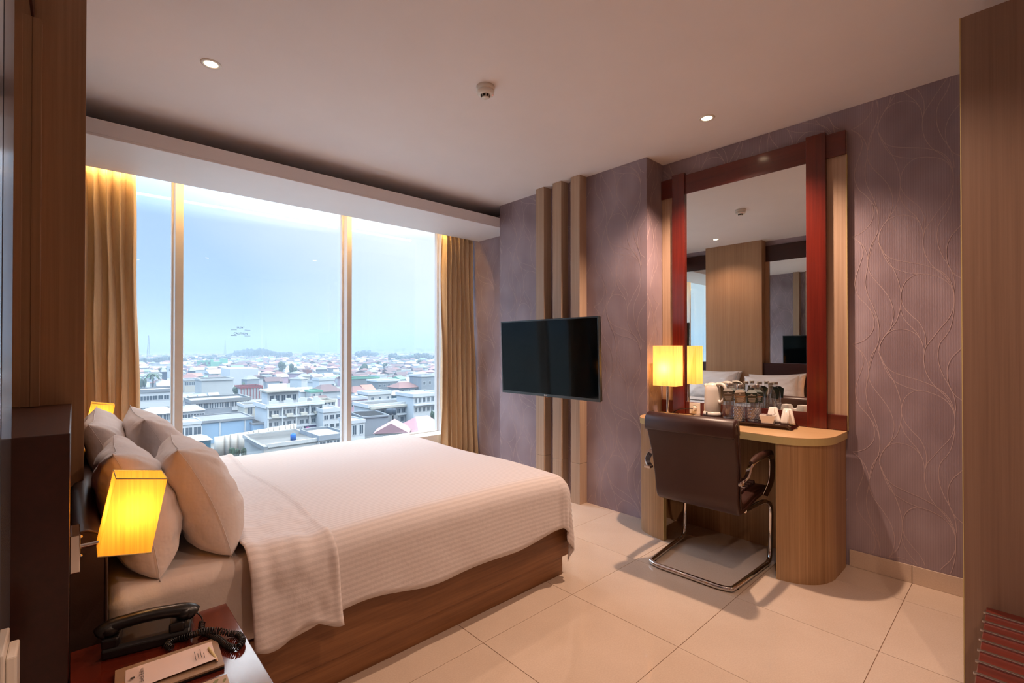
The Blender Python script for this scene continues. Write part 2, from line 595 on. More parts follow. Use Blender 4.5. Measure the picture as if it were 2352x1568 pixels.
def on_wall(x, y):
    u, v = 1950 + x / 2.53, 280 + y / 2.53
    f = Vector((math.sin(YAW) * math.cos(PIT), math.cos(YAW) * math.cos(PIT), math.sin(PIT)))
    r = Vector((math.cos(YAW), -math.sin(YAW), 0))
    d = f + r * (u - CX) / FPX - r.cross(f) * (v - CY) / FPX
    p = EYE + d * (XW / d.x)
    return p.y, p.z
MOTIF = [[on_wall(*p) for p in c] for c in CUR]
MOTIF = [[(q.x, q.y) for q in smooth_pts([(y, z, 0) for y, z in c], 4)] for c in MOTIF]
def print_lines(parent, y0, y1, z0, z1, place, shift=0.0, nrm=(-1, 0, 0)):
    """ribbons of the printed pattern clipped to a rectangle of the wall"""
    b = MB()
    w = 0.0013
    for i in range(-9, 3):
        for k in range(-6, 8):
            oy, oz = -0.53 * i + shift, 0.6365 * k + 0.318 * i
            for ci, c in enumerate(MOTIF):
                up_ = Vector(nrm) * (0.00004 * (ci + 13 * ((i + k) % 2)))
                pts = [(y + oy, z + oz) for y, z in c]
                ys_ = [p[0] for p in pts]
                zs_ = [p[1] for p in pts]
                if max(ys_) < y0 or min(ys_) > y1 or max(zs_) < z0 or min(zs_) > z1:
                    continue
                run = []
                for p in pts + [None]:
                    if p and y0 <= p[0] <= y1 and z0 <= p[1] <= z1:
                        run.append(p)
                        continue
                    if len(run) > 1:
                        vs = []
                        for n_, q in enumerate(run):
                            a, c2 = run[max(n_ - 1, 0)], run[min(n_ + 1, len(run) - 1)]
                            t = Vector((c2[0] - a[0], c2[1] - a[1]))
                            t = t.normalized() if t.length > 0 else Vector((0, 1))
                            vs += [Vector(place(q[0] - t.y * w, q[1] + t.x * w)) + up_, Vector(place(q[0] + t.y * w, q[1] - t.x * w)) + up_]
                        b.add(vs, [(2 * m, 2 * m + 1, 2 * m + 3, 2 * m + 2) for m in range(len(run) - 1)])
                    run = []
    return b.build('printed_lines', M['paper_line'], parent, fix=False)
print_lines(wr, -0.1, 1.93, 0.1, CEIL, lambda y, z: (XW - 0.0006, y, z))
print_lines(wr, 3.6, 4.5, 0.1, CEIL, lambda y, z: (XW - 0.0006, y, z))
print_lines(wb, 1.932, 3.6, 0.0, CEIL, lambda y, z: (XB - 0.0006, y, z), 0.13)
print_lines(wb, 0, 0.24, 0.0, CEIL, lambda y, z: (XB + y, 1.93 - 0.0006, z), 0.0, (0, -1, 0))

# skirting of floor tile along the right wall
bb = struct(MB().box(XW - 0.004, XW, -1.3, 0.72, 0, 0.094), 'baseboard_right', M['grout'], 'beige tile skirting along the wall right of the desk', 'skirting')
for y0, y1 in ((-0.16, 0.433), (0.436, 0.72)):
    MB().box(XW - 0.012, XW - 0.003, y0, y1, 0.001, 0.096).build('skirting_tile', M['tile'], bb, 0.001)
bb2 = struct(MB().box(XW - 0.004, XW, 3.6, 4.5, 0, 0.07), 'baseboard_window', M['grout'], 'beige tile skirting in the recess beside the curtain', 'skirting')
MB().box(XW - 0.012, XW - 0.003, 3.61, 4.5, 0.001, 0.073).build('skirting_tile', M['tile'], bb2, 0.001)

# pelmet board over the window
pe = MB().box(-0.115, XW - 0.001, 3.6, 4.24, 2.50, 2.515)
pe.box(-0.115, XB, 3.6, 3.62, 2.515, 2.60)
pe.box(-0.115, XW - 0.001, 3.62, 4.24, 2.585, 2.60)
pe.box(-0.115, XW - 0.001, 4.215, 4.24, 2.515, 2.585)
struct(pe, 'trim_1', M['white_paint'], 'white boxed pelmet hung below the ceiling along the window', 'pelmet', 0.002)
struct(MB().box(-0.115, XW - 0.001, 4.19, 4.235, 2.60, CEIL), 'trim_2', M['cavity'], 'added dark board blocking cove light in the shadow gap above the pelmet', 'board')  # added to keep cove light from leaking; the gap's shade is in its colour

# three battens behind the television
for n, (y0, y1, lab) in enumerate(((2.902, 3.0, 'farthest from the desk'), (2.698, 2.797, 'middle one of three'), (2.497, 2.595, 'nearest to the desk'))):
    b = MB().box(3.06, XB, y0, y1, 0.335, CEIL)
    b.box(3.06, XB, y0, y1, 0.0, 0.333)
    struct(b, 'trim_%d' % (3 + n), M['light_wood'], 'upright light wood batten behind the television, ' + lab, 'batten', 0.0015)

# ------------------------------------------------------------------ window
def mullion(mb, x0, x1):
    mb.box(x0, x1, 4.50, YG + 0.05, 0.30, 2.70)
spans = [(-0.117, 0.576), (0.63, 1.960), (2.006, 3.078), (3.130, XW)]
names = ['pane of the window beside the left curtain', 'widest middle pane of the window', 'right pane of the window beside the right curtain', 'narrow pane of the window hidden by the right curtain']
for i, (x0, x1) in enumerate(spans):
    b = MB().box(x0, x1, YG - 0.03, YG + 0.04, 0.30, 0.345)
    b.box(x0, x1, YG - 0.03, YG + 0.04, 2.62, 2.70)
    w = struct(b, 'window_%d' % (i + 1), M['frame_white'], names[i], 'window', 0.002)
    MB().box(x0, x1, YG, YG + 0.001, 0.34, 2.625).build('glass_pane', M['glass'], w)
    if i < 3:
        m_ = MB()
        mullion(m_, x1, spans[i + 1][0])
        m_.build('mullion', M['frame_white'], w, 0.003)
        g_ = MB().box(x1 - 0.012, x1, YG - 0.025, YG + 0.02, 0.345, 2.62)
        g_.box(spans[i + 1][0], spans[i + 1][0] + 0.012, YG - 0.025, YG + 0.02, 0.345, 2.62)
        g_.build('gasket', M['frame_white'], w)
    if i == 1:
        T_ = frame_from((1.06, YG - 0.001, 1.412), (1, 0, 0), (0, 0, 1))
        t = text('SILENT', 0.020, M['dark_ink'], w, T_ @ Matrix.Translation((0, 0.052, 0)), 'sticker_lettering')
        text('CAUTION', 0.024, M['dark_ink'], w, T_, 'sticker_lettering')
        sb = MB()
        for z in (0.030, -0.02):
            sb.box(0.985, 1.03, YG - 0.0015, YG - 0.0005, 1.412 + z, 1.4145 + z).box(1.09, 1.135, YG - 0.0015, YG - 0.0005, 1.412 + z, 1.4145 + z)
        sb.build('sticker_rule', M['dark_ink'], w)
struct(MB().box(-0.117, XW - 0.001, 4.40, YG - 0.03, 0.235, 0.335), 'trim_6', M['sill'], 'white window sill under the panes', 'window sill', 0.003)

# ------------------------------------------------------------------ left wall: mirrors, wainscot and the wood column
struct(MB().box(XL, 0.028, 2.38, 3.14, 0.78, CEIL), 'trim_7', M['column_wood'], 'wide light wood panel rising behind the bed head', 'wall panel', 0.001)
struct(MB().box(XL, -0.006, 1.56, 2.379, 0, 1.085), 'trim_8', M['dark_mahogany'], 'dark mahogany wainscot block beside the nearer bedside table', 'wainscot', 0.002)
struct(MB().box(XL, -0.006, 3.141, 4.20, 0, 1.085), 'trim_9', M['dark_mahogany'], 'dark mahogany wainscot block on the window side of the bed', 'wainscot', 0.002)
for y0, y1, lab in ((1.56, 2.379, 'tall mirror on the bed wall nearer the camera'), (3.141, 4.20, 'tall mirror on the bed wall nearer the window')):
    t = thing('wall_mirror', lab, 'mirror', (XL, (y0 + y1) / 2, 1.085))
    MB().box(XL, XL + 0.006, y0, y1, 1.086, 2.44).build('mirror_glass', M['mirror'], t)
    MB().box(XL, XL + 0.010, y0, y1, 2.44, 2.655).build('top_rail', M['dark_mahogany'], t, 0.002)
    ys_ = (y1 - 0.045, y1 - 0.001) if y1 < 3 else (y0 + 0.001, y0 + 0.045)
    MB().box(XL + 0.006, XL + 0.03, ys_[0], ys_[1], 1.086, 2.44).build('side_strip', M['column_wood'], t, 0.001)
a_ = NT('satin lacquer')
a_.set(color=rgb(120, 124, 134), rough=0.16, metal=0.55)
st = MB()
st.prism([(XL, 0.7), (-0.136, 0.7), (-0.1085, 1.40), (-0.1085, 1.405), (XL - 0.002, 1.405)], 0, CEIL)
st.prism([(XL, 1.41), (-0.1075, 1.41), (-0.1035, 1.559), (XL, 1.559)], 0, CEIL)
struct(st, 'trim_10', a_.m, 'grey lacquered upright closing the mirror panel at the picture edge', 'trim')
# ------------------------------------------------------------------ ceiling fixtures
def downlight(x, y, watts, label, seen=True):
    t = thing('ceiling_downlight', label, 'ceiling light', (x, y, CEIL))
    MB().lathe([(0.030, -0.002), (0.034, -0.005), (0.045, -0.004), (0.047, -0.0005), (0.047, 0.0)], (x, y, CEIL)).build('trim_ring', M['white_plastic'], t)
    MB().lathe([(0.0, -0.0012), (0.029, -0.0012), (0.031, -0.0022)], (x, y, CEIL)).build('lamp_lens', M['bulb'], t)
    ld = bpy.data.lights.new('downlight', 'SPOT')
    ld.energy = watts
    ld.color = WARM
    ld.spot_size = math.radians(128)
    ld.spot_blend = 0.7
    ld.shadow_soft_size = 0.028
    lo = bpy.data.objects.new('downlight', ld)
    lo.location = (x, y, CEIL - 0.03)
    C.objects.link(lo)
for (x, y, w), lab in zip(DOWN, ('small round recessed downlight glowing over the bed', 'small round recessed downlight glowing in front of the desk mirror', 'recessed downlight over the entry side of the room', 'recessed downlight in the entry behind the photographer')):
    downlight(x, y, w, lab)

cx, cy_ = 1.652, 2.007
t = thing('smoke_detector', 'round white smoke detector on the ceiling', 'smoke detector', (cx, cy_, CEIL))
MB().lathe([(0.0, 0), (0.05, 0), (0.05, -0.020), (0.047, -0.024), (0.0, -0.024)], (cx, cy_, CEIL), 40).build('base', M['white_plastic'], t)
MB().lathe([(0.046, -0.024), (0.048, -0.034), (0.044, -0.042), (0.032, -0.047), (0.026, -0.046)], (cx, cy_, CEIL), 40).build('body', M['white_plastic'], t)
MB().lathe([(0.024, -0.046), (0.022, -0.058), (0.0, -0.058)], (cx, cy_, CEIL), 24).build('sensor_chamber', M['black_plastic'], t)
b = MB()
for k in range(8):
    a = k * PI / 4 + 0.2
    p = Vector((cx + 0.0255 * math.cos(a), cy_ + 0.0255 * math.sin(a), CEIL - 0.045))
    b.cyl(p, p + Vector((-0.002 * math.cos(a), -0.002 * math.sin(a), -0.014)), 0.0022, n=6)
b.build('cage_ribs', M['white_plastic'], t)
MB().lathe([(0.0, -0.062), (0.018, -0.062), (0.021, -0.0585), (0.0, -0.0582)], (cx, cy_, CEIL), 24).build('cap', M['white_plastic'], t)
MB().cyl((cx + 0.03, cy_ - 0.026, CEIL - 0.041), (cx + 0.03, cy_ - 0.026, CEIL - 0.046), 0.0022, n=8).build('indicator_light', M['red_led'], t)

# cove tubes above the curtains (hidden by the pelmet, seen mirrored in the panes)
for k, (x0, x1) in enumerate(((-0.08, 1.02), (0.96, 2.05), (2.12, 2.94))):
    t = thing('cove_tube', 'slim lit cove tube above the curtains, %s' % ('nearest to the left curtain', 'middle of the three', 'nearest to the right curtain')[k], 'tube light', ((x0 + x1) / 2, 4.275, 2.565), 'cove tubes behind the pelmet')
    MB().cyl((x0, 4.275 + 0.012 * (k % 2), 2.565), (x1, 4.275 + 0.012 * (k % 2), 2.565), 0.008, n=8).build('tube', M['led'], t)
    MB().box(x0 - 0.01, x1 + 0.01, 4.2405, 4.264, 2.55, 2.58).build('batten', M['white_plastic'], t)

# ------------------------------------------------------------------ desk
DZ = 0.797
OUT = smooth_pts([(3.355, 0.722, 0), (3.20, 0.722, 0), (3.09, 0.727, 0), (2.99, 0.762, 0), (2.92, 0.83, 0), (2.885, 0.92, 0), (2.885, 1.02, 0), (2.888, 1.2, 0), (2.89, 1.4, 0), (2.892, 1.6, 0), (2.905, 1.73, 0), (2.95, 1.85, 0), (3.03, 1.908, 0), (3.13, 1.926, 0), (3.355, 1.927, 0)], 5)
OUT = [(p.x, p.y) for p in OUT]
def inset(pts, d):
    out = []
    n = len(pts)
    for i, p in enumerate(pts):
        a, c = pts[max(i - 1, 0)], pts[min(i + 1, n - 1)]
        t = Vector((c[0] - a[0], c[1] - a[1])).normalized()
        out.append((p[0] + t.y * d, p[1] - t.x * d))
    return out
desk = thing('desk', 'light wood writing desk with curved ends under the tall mirror', 'desk', (3.12, 1.32, 0))
MB().prism(OUT, DZ - 0.003, DZ).build('worktop', M['desk_top'], desk, 0.001)
MB().prism(inset(OUT, -0.0005), DZ - 0.042, DZ - 0.003, smooth=False).build('top_edging', M['edge_band'], desk)
def leg(pts, end):
    i1 = inset(pts, 0.008)
    i2 = inset(pts, 0.042)
    b = MB().prism(i1 + i2[::-1], 0.0, DZ - 0.042)
    o = b.build('curved_leg_panel', M['desk_wood'], desk)
    e = MB()
    k = end
    a, c = Vector(i1[k]), Vector(i2[k])
    q = Vector(pts[k]) - Vector(pts[k - 1] if k else pts[1])
    q = q.normalized() * 0.002
    e.prism([(a.x, a.y), (c.x, c.y), (c.x + q.x, c.y + q.y), (a.x + q.x, a.y + q.y)], 0.0, DZ - 0.042)
    e.build('edge_strip', M['edge_band'], o)
leg([p for p in OUT if p[1] < 0.965 ], -1)
leg([p for p in OUT if p[1] > 1.655 ], 0)
MB().box(3.32, 3.338, 0.77, 1.88, 0.0, DZ - 0.042).build('modesty_panel', M['desk_wood'], desk)

# ------------------------------------------------------------------ framed desk mirror
fm = thing('desk_mirror', 'tall mirror in a red mahogany frame with light wood sides above the desk', 'mirror', (3.36, 1.327, DZ))
Y0, Y1 = 0.724, 1.927
MB().box(3.372, XW - 0.001, Y0, Y1, DZ + 0.001, 2.585).build('back_panel', M['light_wood'], fm, 0.001)
MB().box(3.368, XW - 0.001, Y0 - 0.003, Y0, DZ + 0.001, 2.44).build('edge_strip', M['edge_band'], fm)
MB().box(3.357, 3.372, Y0, Y1, 2.44, 2.583).build('top_rail', M['mahogany_flat'], fm, 0.002)
MB().box(3.357, 3.372, Y0, Y1, DZ + 0.001, 0.889).build('bottom_rail', M['mahogany_flat'], fm, 0.002)
for y0, y1 in ((0.822, 0.929), (1.729, 1.829)):
    MB().box(3.342, 3.372, y0, y1, DZ + 0.001, 2.598).build('stile', M['mahogany'], fm, 0.003)
MB().box(3.362, 3.372, 0.929, 1.729, 0.889, 2.44).build('mirror_glass', M['mirror'], fm)
# sockets in the bottom rail
for n, (y, lab) in enumerate(((1.655, 'white wall socket with a plug in it under the mirror'), (1.545, 'white wall socket half hidden behind the kettle'))):
    t = thing('wall_socket', lab, 'socket', (3.356, y, 0.846))
    MB().box(3.347, 3.3568, y - 0.041, y + 0.041, 0.806, 0.886).build('plate', M['white_plastic'], t, 0.003)
    MB().cyl((3.3465, y, 0.846), (3.349, y, 0.846), 0.021, n=24).build('well', M['grey_plastic'], t)
    if n == 0:
        p = thing('power_plug', 'small round cream plug in the socket under the mirror', 'plug', (3.346, y, 0.846))
        MB().cyl((3.346, y, 0.846), (3.318, y, 0.846), 0.019, 0.015, n=16).build('plug_body', M['white_plastic'], p, 0.003)
        MB().tube(smooth_pts([(3.318, y, 0.846), (3.29, y + 0.03, 0.846), (3.285, y + 0.09, 0.835), (3.275, y + 0.125, 0.815), (3.26, y + 0.14, 0.806)], 5), 0.0028, 6).build('cable', M['black_plastic'], p)

# ------------------------------------------------------------------ desk lamp
lx, ly = 3.205, 1.79
dl = thing('desk_lamp', 'desk lamp with a lit cream box shade on a chrome stem', 'lamp', (lx, ly, DZ))
MB().lathe([(0, 0), (0.082, 0), (0.084, 0.006), (0.078, 0.012), (0.02, 0.018), (0.010, 0.022), (0, 0.022)], (lx, ly, DZ + 0.0005), 36).build('base', M['chrome'], dl)
MB().cyl((lx, ly, DZ + 0.02), (lx, ly, 1.06), 0.009, n=16).build('stem', M['chrome'], dl)
def shade_box(mb, x0, x1, y0, y1, z0, z1, mx=None):
    """four walls of stretched cloth, open above and below"""
    c = [(x0, y0), (x1, y0), (x1, y1), (x0, y1)]
    for i in range(4):
        (a, b_), (p, q) = c[i], c[(i + 1) % 4]
        vs = [Vector(k) for k in ((a, b_, z0), (p, q, z0), (p, q, z1), (a, b_, z1))]
        mb.add([mx @ k for k in vs] if mx is not None else vs, [(0, 1, 2, 3)])
    return mb
shade_box(MB(), 3.15, 3.262, 1.702, 1.878, 1.012, 1.305).build('lamp_shade', M['shade_desk'], dl)
sp = MB()
sp.tube([(3.152, 1.79, 1.06), (3.26, 1.79, 1.06)], 0.002, 6).tube([(lx, 1.704, 1.06), (lx, 1.876, 1.06)], 0.002, 6)
sp.build('shade_carrier', M['chrome'], dl)
MB().lathe([(0, 0.06), (0.018, 0.052), (0.026, 0.03), (0.02, 0.008), (0.012, 0)], (lx, ly, 1.11), 16).build('light_bulb', M['small_bulb'], dl)
MB().tube(smooth_pts([(3.15, 1.84, DZ + 0.006), (3.12, 1.86, DZ + 0.03), (3.08, 1.87, DZ + 0.02), (3.06, 1.85, DZ + 0.004), (3.1, 1.80, DZ + 0.004)], 6), 0.003, 6).build('cable', M['black_plastic'], dl)
# ------------------------------------------------------------------ tray with the tea things
TA = math.radians(6.3)
TO = Vector((3.13, 0.945, 0.0))
TX, TY = Vector((math.cos(TA), math.sin(TA), 0)), Vector((-math.sin(TA), math.cos(TA), 0))
def tr(a, b, z):
    return TO + TX * a + TY * b + Vector((0, 0, z))
TM = Matrix((TX, TY, Vector((0, 0, 1)))).transposed().to_4x4()
TM.translation = TO
tray = thing('serving_tray', 'dark lacquered tray with down-turned ends on the desk', 'tray', (3.2, 1.27, DZ))
L_, TW = 0.645, 0.195
prof = [(0.0, DZ + 0.0005), (0.016, DZ + 0.0005), (0.022, DZ + 0.012), (0.04, DZ + 0.018), (L_ - 0.04, DZ + 0.018), (L_ - 0.022, DZ + 0.012), (L_ - 0.016, DZ + 0.0005), (L_, DZ + 0.0005), (L_ - 0.012, DZ + 0.022), (L_ - 0.03, DZ + 0.028), (0.03, DZ + 0.028), (0.012, DZ + 0.022)]
b = MB()
vs = [tr(x, y, z) for x in (0, TW) for y, z in prof]
n = len(prof)
b.add(vs, [(i, (i + 1) % n, n + (i + 1) % n, n + i) for i in range(n)] + [tuple(range(n)), tuple(range(n, 2 * n))[::-1]])
M['lacquer'] = plain('dark red lacquer', rgb(40, 12, 12), 0.12, 0.05, 10, coat=0.5)
b.build('tray_board', M['lacquer'], tray, 0.002)
TZ = DZ + 0.0285

# kettle
kx, ky = 3.245, 1.475
kt = thing('electric_kettle', 'white electric kettle on its base at the tray end', 'kettle', (kx, ky, TZ))
MB().lathe([(0, 0), (0.062, 0), (0.064, 0.010), (0.060, 0.022), (0.054, 0.026), (0, 0.026)], (kx, ky, TZ), 32).build('power_base', M['white_plastic'], kt)
MB().lathe([(0.052, 0.028), (0.054, 0.034), (0.053, 0.10), (0.050, 0.17), (0.047, 0.195), (0.040, 0.205)], (kx, ky, TZ), 32).build('jug', M['white_plastic'], kt)
MB().lathe([(0.042, 0.204), (0.038, 0.214), (0.02, 0.222), (0, 0.224)], (kx, ky, TZ), 32).build('lid', M['white_plastic'], kt)
hd = smooth_pts([(kx - 0.012, ky - 0.034, TZ + 0.215), (kx - 0.018, ky - 0.075, TZ + 0.216), (kx - 0.022, ky - 0.098, TZ + 0.19), (kx - 0.02, ky - 0.092, TZ + 0.13), (kx - 0.016, ky - 0.066, TZ + 0.095), (kx - 0.012, ky - 0.046, TZ + 0.10)], 5)
MB().tube(hd, 0.011, 10).build('handle', M['white_plastic'], kt)
MB().cyl((kx + 0.02, ky + 0.03, TZ + 0.175), (kx + 0.034, ky + 0.066, TZ + 0.205), 0.022, 0.012, n=12).build('spout', M['white_plastic'], kt)
MB().box(kx - 0.067, kx - 0.060, ky + 0.008, ky + 0.016, TZ + 0.008, TZ + 0.024).build('switch', M['black_plastic'], kt)
sp_ = thing('teaspoon', 'dark teaspoon lying before the kettle', 'spoon', tuple(tr(0.035, 0.52, TZ)))
b = MB().tube([tr(0.03, 0.455, TZ + 0.004), tr(0.033, 0.53, TZ + 0.003)], 0.003, 6)
b.lathe([(0.0, 0.004), (0.010, 0.006), (0.013, 0.009), (0.0, 0.0075)], tuple(tr(0.034, 0.545, TZ - 0.003)), 12)
b.build('spoon_body', M['grey_plastic'], sp_)

# six glass bottles with neck cards
M['bottle'] = glassy('bottle glass', (0.93, 0.945, 0.955, 1), 0.03, 1.5, 0.09)
M['bottle_cut'] = glassy('cut bottle glass', (0.80, 0.83, 0.90, 1), 0.16, 1.6, 0.30)
M['card_grey'] = plain('grey card', rgb(92, 88, 80), 0.6, 0.03, 20)
M['card_brown'] = plain('grey brown card', rgb(118, 104, 88), 0.6, 0.03, 20)
M['card_green'] = plain('dark green card', rgb(24, 46, 40), 0.55, 0.03, 20)
M['card_line'] = plain('copper line', rgb(214, 160, 120), 0.4, 0.0, 20)
def bottle(cut):
    t = thing('glass_bottle', '', 'bottle')
    MB().lathe([(0.0, 0.004), (0.030, 0.004), (0.034, 0.010), (0.034, 0.135), (0.031, 0.158), (0.020, 0.182), (0.0145, 0.195), (0.0135, 0.218)], (0, 0, 0), 28).build('glass_body', M['bottle'], t)
    b = MB()
    nn = 14
    for k in range(nn):                      # raised cut-glass lozenges round the lower body
        for r in range(7):
            a = 2 * PI * (k + 0.5 * (r % 2)) / nn
            z = 0.02 + 0.011 * r
            w = 0.8 * PI / nn
            pts = [(a - w, z), (a, z - 0.0075), (a + w, z), (a, z + 0.0075)]
            vs = [(0.0345 * math.cos(q), 0.0345 * math.sin(q), zz) for q, zz in pts] + [(0.0368 * math.cos(a), 0.0368 * math.sin(a), z)]
            b.add(vs, [(0, 1, 4), (1, 2, 4), (2, 3, 4), (3, 0, 4)])
    if cut:
        tag(b.build('cut_pattern', M['bottle_cut'], t), kind='stuff')
    MB().lathe([(0.0, 0.0), (0.031, 0.0), (0.033, 0.003), (0.03, 0.012), (0.0, 0.010)], (0, 0, 0), 24).build('glass_foot', M['bottle_cut'], t)
    MB().lathe([(0.0150, 0.211), (0.0160, 0.214), (0.0160, 0.226), (0.0145, 0.229), (0, 0.229)], (0, 0, 0), 20).build('cap', M['steel'], t)
    return t
def neck_card(t, mat, rz, tilt):
    """card with a hole, hung over the neck and leaning on the shoulder, printed front"""
    R = Matrix.Rotation(rz, 4, 'Z') @ Matrix.Translation((-0.041, 0, 0.150)) @ Matrix.Rotation(tilt, 4, 'X') @ Matrix.Rotation(-0.16, 4, 'Y')
    T = R @ frame_from((0, 0, 0), (0, -1, 0), (0, 0, 1))
    b = MB().box(-0.031, 0.031, -0.033, 0.033, -0.0004, 0.0004, T)
    fold = [(-0.031, 0.033, 0), (0.031, 0.033, 0), (0.017, 0.046, -0.018), (-0.017, 0.046, -0.018)]
    b.add([T @ Vector(p) for p in fold], [(0, 1, 2, 3)])
    c = b.build('neck_card', mat, t)
    MB().box(-0.030, 0.030, 0.005, 0.0075, 0.0005, 0.0008, T).build('card_line', M['card_line'], c)
    text('Swiss-Belinn', 0.0088, M['white_ink'], c, T @ Matrix.Translation((0, 0.0165, 0.001)), 'card_lettering', 0.0001)
    MB().add([T @ Vector(p) for p in ((-0.005, 0.022, 0.001), (0.005, 0.022, 0.001), (0.006, 0.026, 0.001), (0.0025, 0.0238, 0.001), (0, 0.027, 0.001), (-0.0025, 0.0238, 0.001), (-0.006, 0.026, 0.001))], [(0, 1, 2, 3, 4, 5, 6)]).build('card_crown', M['white_ink'], c)
    g = MB()
    for k, w in enumerate((0.022, 0.024, 0.019, 0.023, 0.016)):
        g.box(-w, w, -0.0032 - 0.0056 * k, -0.0018 - 0.0056 * k, 0.0005, 0.0008, T)
    g.build('card_small_print', M['white_ink'], c)
BOT = [(3.165, 1.335, 0, 'card_grey', 'glass bottle with a grey neck card beside the kettle'),
       (3.125, 1.250, 1, 'card_brown', 'cut-glass bottle with a brown neck card in front'),
       (3.160, 1.180, 1, 'card_green', 'cut-glass bottle with a dark green neck card beside the sugar bowl'),
       (3.238, 1.345, 0, 'card_green', 'glass bottle close to the mirror behind the grey-carded one'),
       (3.205, 1.268, 0, 'card_green', 'glass bottle close to the mirror behind the brown-carded one'),
       (3.240, 1.185, 0, 'card_green', 'glass bottle with a dark green card standing nearest the mirror and mugs')]
for n, (x, y, cut, card, lab) in enumerate(BOT):
    t = bottle(cut)
    neck_card(t, M[card], random.uniform(-0.12, 0.22), random.uniform(-0.10, 0.06))
    t.location = (x, y, TZ)
    t.rotation_euler = (0, 0, math.radians(22 + random.uniform(-5, 5)))
    t['label'] = lab
    t['group'] = 'glass bottles on the tray'

# sugar bowl with sachets
sx_, sy = 3.148, 1.085
sb = thing('sugar_bowl', 'small square white porcelain bowl holding sachets', 'bowl', (sx_, sy, TZ))
b = MB()
R0 = Matrix.Translation((sx_, sy, TZ)) @ Matrix.Rotation(math.radians(8), 4, 'Z')
def sq(h, r):
    return [R0 @ Vector((sx * h, sy2 * h * 1.2, r)) for sx, sy2 in ((-1, -1), (1, -1), (1, 1), (-1, 1))]
rings = [sq(0.026, 0.0), sq(0.036, 0.05), sq(0.0335, 0.05), sq(0.024, 0.006)]
vs = [p for r in rings for p in r]
fs = [(k * 4 + i, k * 4 + (i + 1) % 4, (k + 1) * 4 + (i + 1) % 4, (k + 1) * 4 + i) for k in range(3) for i in range(4)] + [(0, 1, 2, 3), (12, 13, 14, 15)]
b.add(vs, fs).build('bowl_body', M['porcelain'], sb, 0.003, 3)
M['paper'] = plain('white paper sachet', rgb(236, 226, 220), 0.7, 0.04, 60)
for k in range(5):
    a = thing('sugar_sachet', 'white paper sachet in the small square bowl, %s from the wardrobe side' % ('first', 'second', 'third', 'fourth', 'fifth')[k], 'sachet', (sx_, sy, TZ + 0.045), 'sachets in the sugar bowl')
    T = Matrix.Translation((sx_ + random.uniform(-0.010, 0.010), sy - 0.018 + 0.009 * k, TZ + 0.044 + random.uniform(0, 0.008))) @ Matrix.Rotation(random.uniform(-0.5, 0.5), 4, 'Z') @ Matrix.Rotation(random.uniform(0.25, 0.6) * (1 if k % 2 else -1), 4, 'X')
    MB().grid(lambda u, v, T=T: T @ Vector(((u - 0.5) * 0.05, (v - 0.5) * 0.03, 0.003 * math.sin(PI * u) * math.sin(PI * v))), 5, 4).build('sachet_paper', M['paper'], a)

# two square tapering mugs standing upside down
def mug():
    t = thing('mug', '', 'mug', (0, 0, 0), 'mugs on the tray')
    def rr(h, z, q=0.35):
        r = h * q
        out = []
        for cx_, cy2, a0 in ((h - r, h - r, 0), (-(h - r), h - r, 1), (-(h - r), -(h - r), 2), (h - r, -(h - r), 3)):
            for k in range(4):
                a = (a0 + k / 3) * PI / 2
                out.append(Vector((cx_ + r * math.cos(a), cy2 + r * math.sin(a), z)))
        return out
    rings = [rr(0.037, 0.001), rr(0.040, 0.0), rr(0.0385, 0.012), rr(0.024, 0.086), rr(0.021, 0.089), rr(0.019, 0.089), rr(0.018, 0.086), rr(0.004, 0.086)]
    n = 16
    vs = [p for r in rings for p in r]
    fs = [(k * n + i, k * n + (i + 1) % n, (k + 1) * n + (i + 1) % n, (k + 1) * n + i) for k in range(len(rings) - 1) for i in range(n)] + [tuple(range((len(rings) - 1) * n, len(rings) * n))]
    MB().add(vs, fs, True).build('cup', M['porcelain'], t)
    h = smooth_pts([(0.026, 0, 0.078), (0.034, 0, 0.082), (0.047, 0, 0.06), (0.052, 0, 0.035), (0.050, 0, 0.014), (0.040, 0, 0.012)], 5)
    MB().tube(h, [0.0055 + 0.002 * math.sin(PI * i / (len(h) - 1)) for i in range(len(h))], 10).build('handle', M['porcelain'], t)
    return t
for (x, y, rz, lab) in ((3.235, 1.085, -2.8, 'upside-down white mug right behind the sugar bowl'), (3.218, 0.998, -2.75, 'upside-down white mug standing at the tray end')):
    t = mug()
    t.location = (x, y, TZ)
    t.rotation_euler = (0, 0, rz)
    t['label'] = lab

# ------------------------------------------------------------------ chair
CH = Vector((2.526, 1.2975, 0))
ch = thing('office_chair', 'brown leather cantilever chair with chrome frame drawn up to the desk', 'chair', (0, 0, 0))
SX, SZ = -0.105, 1.018             # the pad sits right above the rear bar
# one-piece padded shell: outline in (x, z), back at the left
outer = smooth_pts([(0.112, 0.862, 0), (0.118, 0.80, 0), (0.150, 0.70, 0), (0.176, 0.60, 0), (0.190, 0.50, 0), (0.196, 0.43, 0), (0.212, 0.385, 0), (0.245, 0.365, 0), (0.30, 0.366, 0), (0.42, 0.385, 0), (0.56, 0.398, 0), (0.66, 0.40, 0), (0.69, 0.415, 0)], 4)
inner = smooth_pts([(0.695, 0.430, 0), (0.67, 0.447, 0), (0.56, 0.452, 0), (0.42, 0.442, 0), (0.32, 0.425, 0), (0.272, 0.440, 0), (0.256, 0.48, 0), (0.246, 0.55, 0), (0.232, 0.64, 0), (0.208, 0.74, 0), (0.178, 0.83, 0), (0.165, 0.872, 0), (0.140, 0.882, 0)], 4)
ol = [(p.x + SX, p.y * SZ) for p in outer + inner]
def hw(z):
    return 0.240 + 0.022 * max(0, (z - 0.45) / 0.43)
b = MB()
n = len(ol)
for s_, sc in ((-1, 1), (1, 1)):
    pass
rings = []
